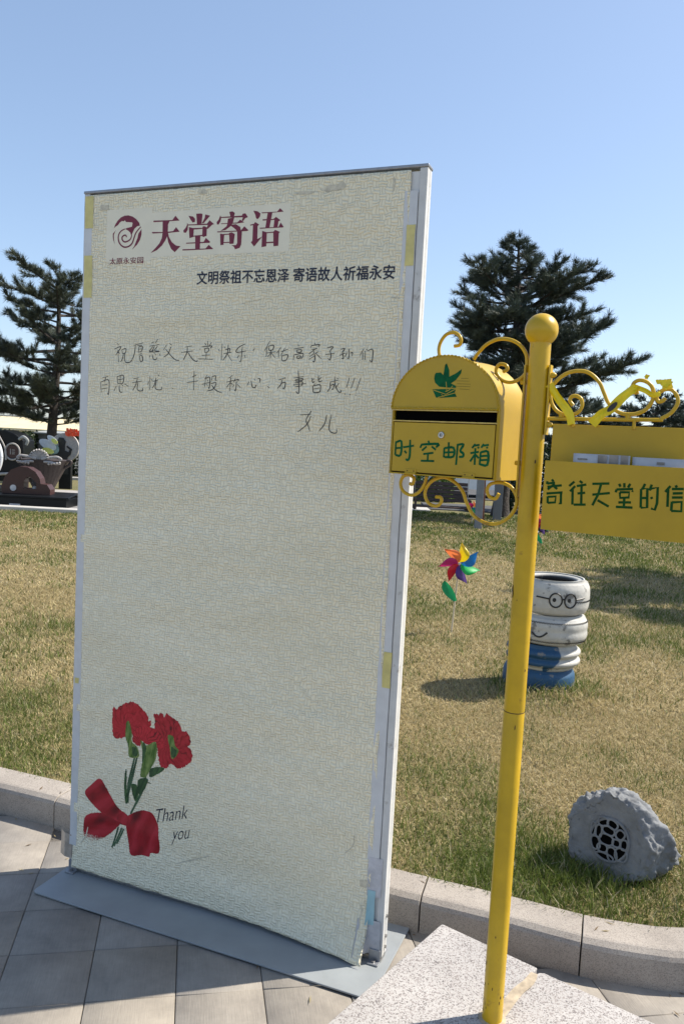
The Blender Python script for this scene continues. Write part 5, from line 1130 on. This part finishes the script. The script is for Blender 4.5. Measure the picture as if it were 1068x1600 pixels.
t = thing('timber_post', 'dark square post right of the red-brown swing leg, below the mailbox', 'post', (3.36, 17.3, .1))
b = MB(); b.box((3.36, 17.3, .95), (.17, .12, 1.7)); b.build('post_shaft', M['box_grey'], t, bevel=.006)
for i, (x, y, r, lab) in enumerate([(3.55, 14.9, .11, 'pale grey boulder lying on the lawn under the bracket scroll, left of the pole'), (3.83, 15.2, .09, 'small dark boulder lying on the lawn beside the yellow pole')]):
    bm = bmesh.new(); bmesh.ops.create_icosphere(bm, subdivisions=4, radius=r)
    for v in bm.verts: v.co = Vector((v.co.x*1.25, v.co.y, v.co.z*.75))*(1+.35*mn.noise(v.co*9+Vector((i*5, 0, 0)))+.1*mn.noise(v.co*30))
    me = bpy.data.meshes.new('boulder'); bm.to_mesh(me); bm.free(); me.materials.append(M['rock'] if i == 0 else M['black_gran']); o = bpy.data.objects.new('boulder', me); COL.objects.link(o); o.location = (x, y, .14); tag(o, lab, 'boulder')

# ------------------------------------------------------------------ memorial sculptures on the far left
pl = thing('plinth', 'long polished black granite plinth under the red stone arch', 'plinth', (-5.75, 15.0, .1))
b = MB(); b.box((-5.75, 15.05, .19), (1.30, .62, .20)); b.build('plinth_block', M['black_gran'], pl, bevel=.008)
b = MB(); b.prism([(-6.45, 14.72, .291), (-5.05, 14.72, .291), (-5.10, 15.42, .34), (-6.40, 15.42, .34)], (0, 0, .035)); b.build('plinth_top', M['black_gran'], pl, bevel=.006)
b = MB(); b.box((-6.05, 14.735, .155), (.20, .012, .035)); b.build('name_plate', M['letter_white'], pl)
pl2 = thing('plinth', 'brown granite plinth behind the black one, carrying the fluted urn', 'plinth', (-5.5, 15.9, .1))
b = MB(); b.box((-5.75, 15.98, .20), (2.4, .9, .22)); b.build('plinth_block', M['brown_gran'], pl2, bevel=.008)
b = MB(); b.box((-5.75, 15.98, .325), (2.5, 1.0, .03)); b.build('plinth_top', M['pale_stone'], pl2, bevel=.006)
pl3 = thing('plinth', 'low dark granite plinth at the left photo edge under the white ring', 'plinth', (-7.2, 15.6, .1))
b = MB(); b.box((-7.25, 15.35, .24), (1.35, 1.1, .30)); b.build('plinth_block', M['black_gran'], pl3, bevel=.008)
b = MB(); b.box((-7.25, 15.35, .405), (1.4, 1.15, .03)); b.build('plinth_top', M['black_gran'], pl3, bevel=.006)

ar = thing('arch_sculpture', 'red-brown stone sculpture like a thick quarter wheel with a window cut in it', 'sculpture', (-5.95, 15.05, .34))
def arc_poly(cx, cz, pts, y): return [Vector((cx+a, y, cz+c)) for a, c in pts]
op = [(-.40, 0), (-.42, .12), (-.36, .30), (-.24, .44), (-.08, .51), (.08, .50), (.22, .42), (.30, .30), (.32, .20), (.44, .19), (.50, .10), (.50, 0)]
win = [(.0, .10), (.0, .22), (.05, .31), (.12, .33), (.24, .22), (.24, .10)]
bm = bmesh.new(); Y0, Y1 = 14.95, 15.2
def ringfaces(y):
    ov = [bm.verts.new((-5.98+a, y, .345+c)) for a, c in op]; wv = [bm.verts.new((-5.98+a, y, .345+c)) for a, c in win]
    es = [bm.edges.new((L_[i], L_[(i+1) % len(L_)])) for L_ in (ov, wv) for i in range(len(L_))]
    bmesh.ops.triangle_fill(bm, edges=es, use_beauty=True); return ov, wv
o0, w0 = ringfaces(Y0); o1, w1 = ringfaces(Y1)
for A2, B2 in ((o0, o1), (w0, w1)):
    for i in range(len(A2)): bm.faces.new((A2[i], A2[(i+1) % len(A2)], B2[(i+1) % len(A2)], B2[i]))
bmesh.ops.recalc_face_normals(bm, faces=bm.faces)
me = bpy.data.meshes.new('stone_arch'); bm.to_mesh(me); bm.free(); me.materials.append(M['red_gran']); o = bpy.data.objects.new('stone_arch', me); COL.objects.link(o); o.parent = ar; o.matrix_parent_inverse = Matrix.Translation(-root_loc(ar))
b = MB(); b.tube([(-6.17, Y0-.012, .45), (-6.17, Y0+.01, .45)], .058, 24); b.build('white_disc', M['letter_white'], ar)
b = MB(); b.box((-5.86, 15.08, .52), (.035, .06, .26), ax=(Vector((.9, 0, .45)), Vector((0, 1, 0)), Vector((-.45, 0, .9)))); b.build('inner_bar', M['brown_gran'], ar)
b = MB(); b.lathe([(0, .39), (.035, .41), (.05, .45), (.03, .49), (0, .50)], (-5.80, 15.03, 0), 14); b.build('shell_ornament', M['pale_stone'], ar, smooth=True)

ur = thing('urn_sculpture', 'brown fluted cone-shaped urn topped with a pale carved crest', 'sculpture', (-6.05, 16.2, .34))
V = []; n = 96; prof = [(.02, .34), (.17, .34), (.20, .40), (.30, .60), (.42, .84), (.47, .93), (.48, .955), (.45, .965), (.0, .965)]
b = MB()
for k in range(n):
    a = 2*math.pi*k/n
    for r, z in prof: 
        rr2 = r*(1+.018*math.cos(a*24)*(1 if .1 < r < .47 and z < .95 else 0)); b.v.append((-6.05+rr2*math.cos(a), 16.2+rr2*math.sin(a)*.75, z))
P_ = len(prof); b.f = [(k*P_+i, ((k+1) % n)*P_+i, ((k+1) % n)*P_+i+1, k*P_+i+1) for k in range(n) for i in range(P_-1)]; b.m = [0]*len(b.f)
b.build('urn_body', M['brown_gran'], ur, smooth=True)
b = MB()
for s in (-1, 1):
    b.tube(smooth_line([Vector((-6.05+s*x, 15.88, z)) for x, z in ((.05, .98), (.14, 1.00), (.26, 1.02), (.36, 1.03), (.44, .99), (.40, .96))], 5), [.035*(1-.02*i) for i in range(26)], 8)
    b.tube(smooth_line([Vector((-6.05+s*x, 15.87, z)) for x, z in ((.10, .93), (.22, .92), (.33, .90), (.42, .91))], 5), .026, 8)
    for k in range(5): b.lathe([(0, -.03), (.028, 0), (0, .03)], (-6.05+s*(.2+.055*k), 15.85, .885+.008*k), 8)
for k in range(11):
    a = math.pi*(k+.5)/11; b.tube([Vector((-6.05, 15.9, .98)), Vector((-6.05+.17*math.cos(a), 15.87, .98+.16*math.sin(a)))], [.018, .026], 8)
    b.lathe([(0, -.03), (.03, 0), (0, .03)], (-6.05+.185*math.cos(a), 15.87, .98+.175*math.sin(a)), 8)
b.build('carved_crest', M['pale_stone'], ur, smooth=True)
b = MB()
for s in (-1, 1): b = MB(); b.tube(smooth_line([Vector((-6.05+s*x, 16.15, z)) for x, z in ((.40, .80), (.52, .88), (.54, .95), (.46, .96))], 5), .03, 8); b.build('urn_handle', M['brown_gran'], ur, smooth=True)

rg = thing('ring_sculpture', 'big glossy white upright ring sculpture cut by the left photo edge', 'sculpture', (-7.3, 15.5, .42))
b = MB(); cpt = Vector((-7.17, 15.5, .98)); ring = []
for k in range(49):
    a = 2*math.pi*k/48; ring.append(cpt + Vector((.50*math.cos(a), .05*math.cos(a), .54*math.sin(a))))
b.tube(ring, .045, 14, cap=False); b.build('ring', M['car_paint'], rg, smooth=True)
b = MB(); b.lathe([(0, -.05), (.44, -.05), (.47, 0), (.44, .05), (0, .05)], (0, 0, 0), 40); ds = b.build('dark_disc', M['black_gran'], rg, smooth=True)
for v in ds.data.vertices: v.co = Vector((cpt.x + v.co.x, cpt.y+.02 + v.co.z, cpt.z + v.co.y*1.1))
cs = thing('vehicle_sculpture', 'black stone sculpture like an old car front with a ringed round emblem', 'sculpture', (-7.9, 19.0, .1))
b = MB(); b.prism([(-8.35, 18.8, .30), (-7.45, 18.8, .30), (-7.40, 18.8, .62), (-7.52, 18.8, .75), (-7.55, 18.8, 1.28), (-7.75, 18.8, 1.42), (-7.98, 18.8, 1.50), (-8.35, 18.8, 1.45)], (0, .7, 0)); bd_ = b.build('stone_body', M['black_gran'], cs, bevel=.02)
b = MB(); b.tube([Vector((-7.78+.17*math.cos(a), 18.77, 1.0+.19*math.sin(a))) for a in [k*2*math.pi/32 for k in range(33)]], .022, 8, cap=False); b.build('emblem_ring', M['pale_stone'], cs, smooth=True)
b = MB(); b.tube([(-7.78, 18.79, 1.0), (-7.78, 18.76, 1.0)], .15, 24); em = b.build('emblem_disc', M['red_gran'], cs)
b = MB()
for dx, dz, sx, sz in ((-.04, 0, .015, .13), (.03, .04, .07, .015), (.03, -.01, .07, .015), (.03, -.05, .07, .015)): b.box((-7.78+dx, 18.752, 1.0+dz), (sx, .008, sz))
b.build('emblem_mark', M['pale_stone'], em)
b = MB(); b.tube(smooth_line([Vector((-7.62, 18.75, 1.30)), Vector((-7.50, 18.7, 1.36)), Vector((-7.40, 18.7, 1.28)), Vector((-7.44, 18.72, 1.18))], 4), .035, 8); b.build('side_lamp', M['roof_grey'], cs, smooth=True)
b = MB(); b.tube(smooth_line([Vector((-8.2, 18.72, 1.55)), Vector((-7.95, 18.74, 1.1)), Vector((-7.92, 18.74, .8))], 4), .02, 8); b.tube([(-8.2, 18.74, .45), (-7.40, 18.74, .52)], .035, 8); b.build('trim_bar', M['pale_stone'], cs, smooth=True)

dk = thing('winged_disc', 'grey stone disc with a dark dancing figure cut-out and pale wings, left of the board', 'sculpture', (-7.0, 20.0, .1))
b = MB(); b.tube([(-6.98, 20.03, 1.13), (-6.98, 19.95, 1.13)], .36, 48); b.build('stone_disc', M['pale_stone'], dk)
b = MB(); b.prism([Vector((-7.06+x, 19.948, .72+z)) for x, z in ((-.05, -.25), (.20, -.25), (.20, .05), (.16, .16), (.24, .24), (.28, .38), (.16, .46), (.14, .43), (.22, .37), (.20, .30), (.10, .34), (.10, .46), (.12, .56), (.06, .65), (-.05, .66), (-.08, .56), (-.04, .48), (-.08, .38), (-.16, .30), (-.24, .16), (-.22, .12), (-.10, .20), (-.06, .08))], (0, -.03, 0)); b.build('dancing_figure', M['paint_black'], dk)
for q, (cx, cz, a, L_, w_, m) in enumerate([(-7.10, 1.02, 2.62, .52, .15, 'wing_teal'), (-7.16, 1.08, 2.55, .62, .11, 'wing_white'), (-7.12, 1.20, 2.28, .46, .075, 'wing_white'), (-7.20, 1.00, 2.85, .38, .075, 'wing_yellow'), (-7.10, 1.22, 2.35, .26, .05, 'wing_yellow')]):
    pts = [Vector((cx+L_*(.5+.5*math.cos(e))*math.cos(a)*.8 - w_*math.sin(e)*math.sin(a), 19.90-.022*q, cz+L_*(.5+.5*math.cos(e))*math.sin(a)*.6 + w_*math.sin(e)*math.cos(a))) for e in [k*2*math.pi/20 for k in range(20)]]
    b = MB(); b.prism(pts, (0, -.014, 0)); b.build('wing', M[m], dk)
b = MB(); b.box((-6.95, 20.0, .45), (.30, .14, .72)); b.build('pedestal', M['black_gran'], dk, bevel=.01)
fo = thing('flower_cluster', 'bright orange artificial flowers on top of the winged disc', 'flowers', (-6.78, 19.9, 1.46))
b = MB()
for k in range(46):
    c = Vector((-6.78+random.uniform(-.17, .17), 19.92+random.uniform(-.08, .08), 1.47+random.uniform(-.03, .12)))
    for j in range(5):
        a = j*1.257+k; d = Vector((math.cos(a), random.uniform(-.6, .2), math.sin(a))).normalized()*.04; s = d.cross(Vector((0, 1, 0))).normalized()*.018
        b.add([c, c+d*.6+s, c+d, c+d*.6-s], [(0, 1, 2, 3)])
b.build('petals', M['orange'], fo)
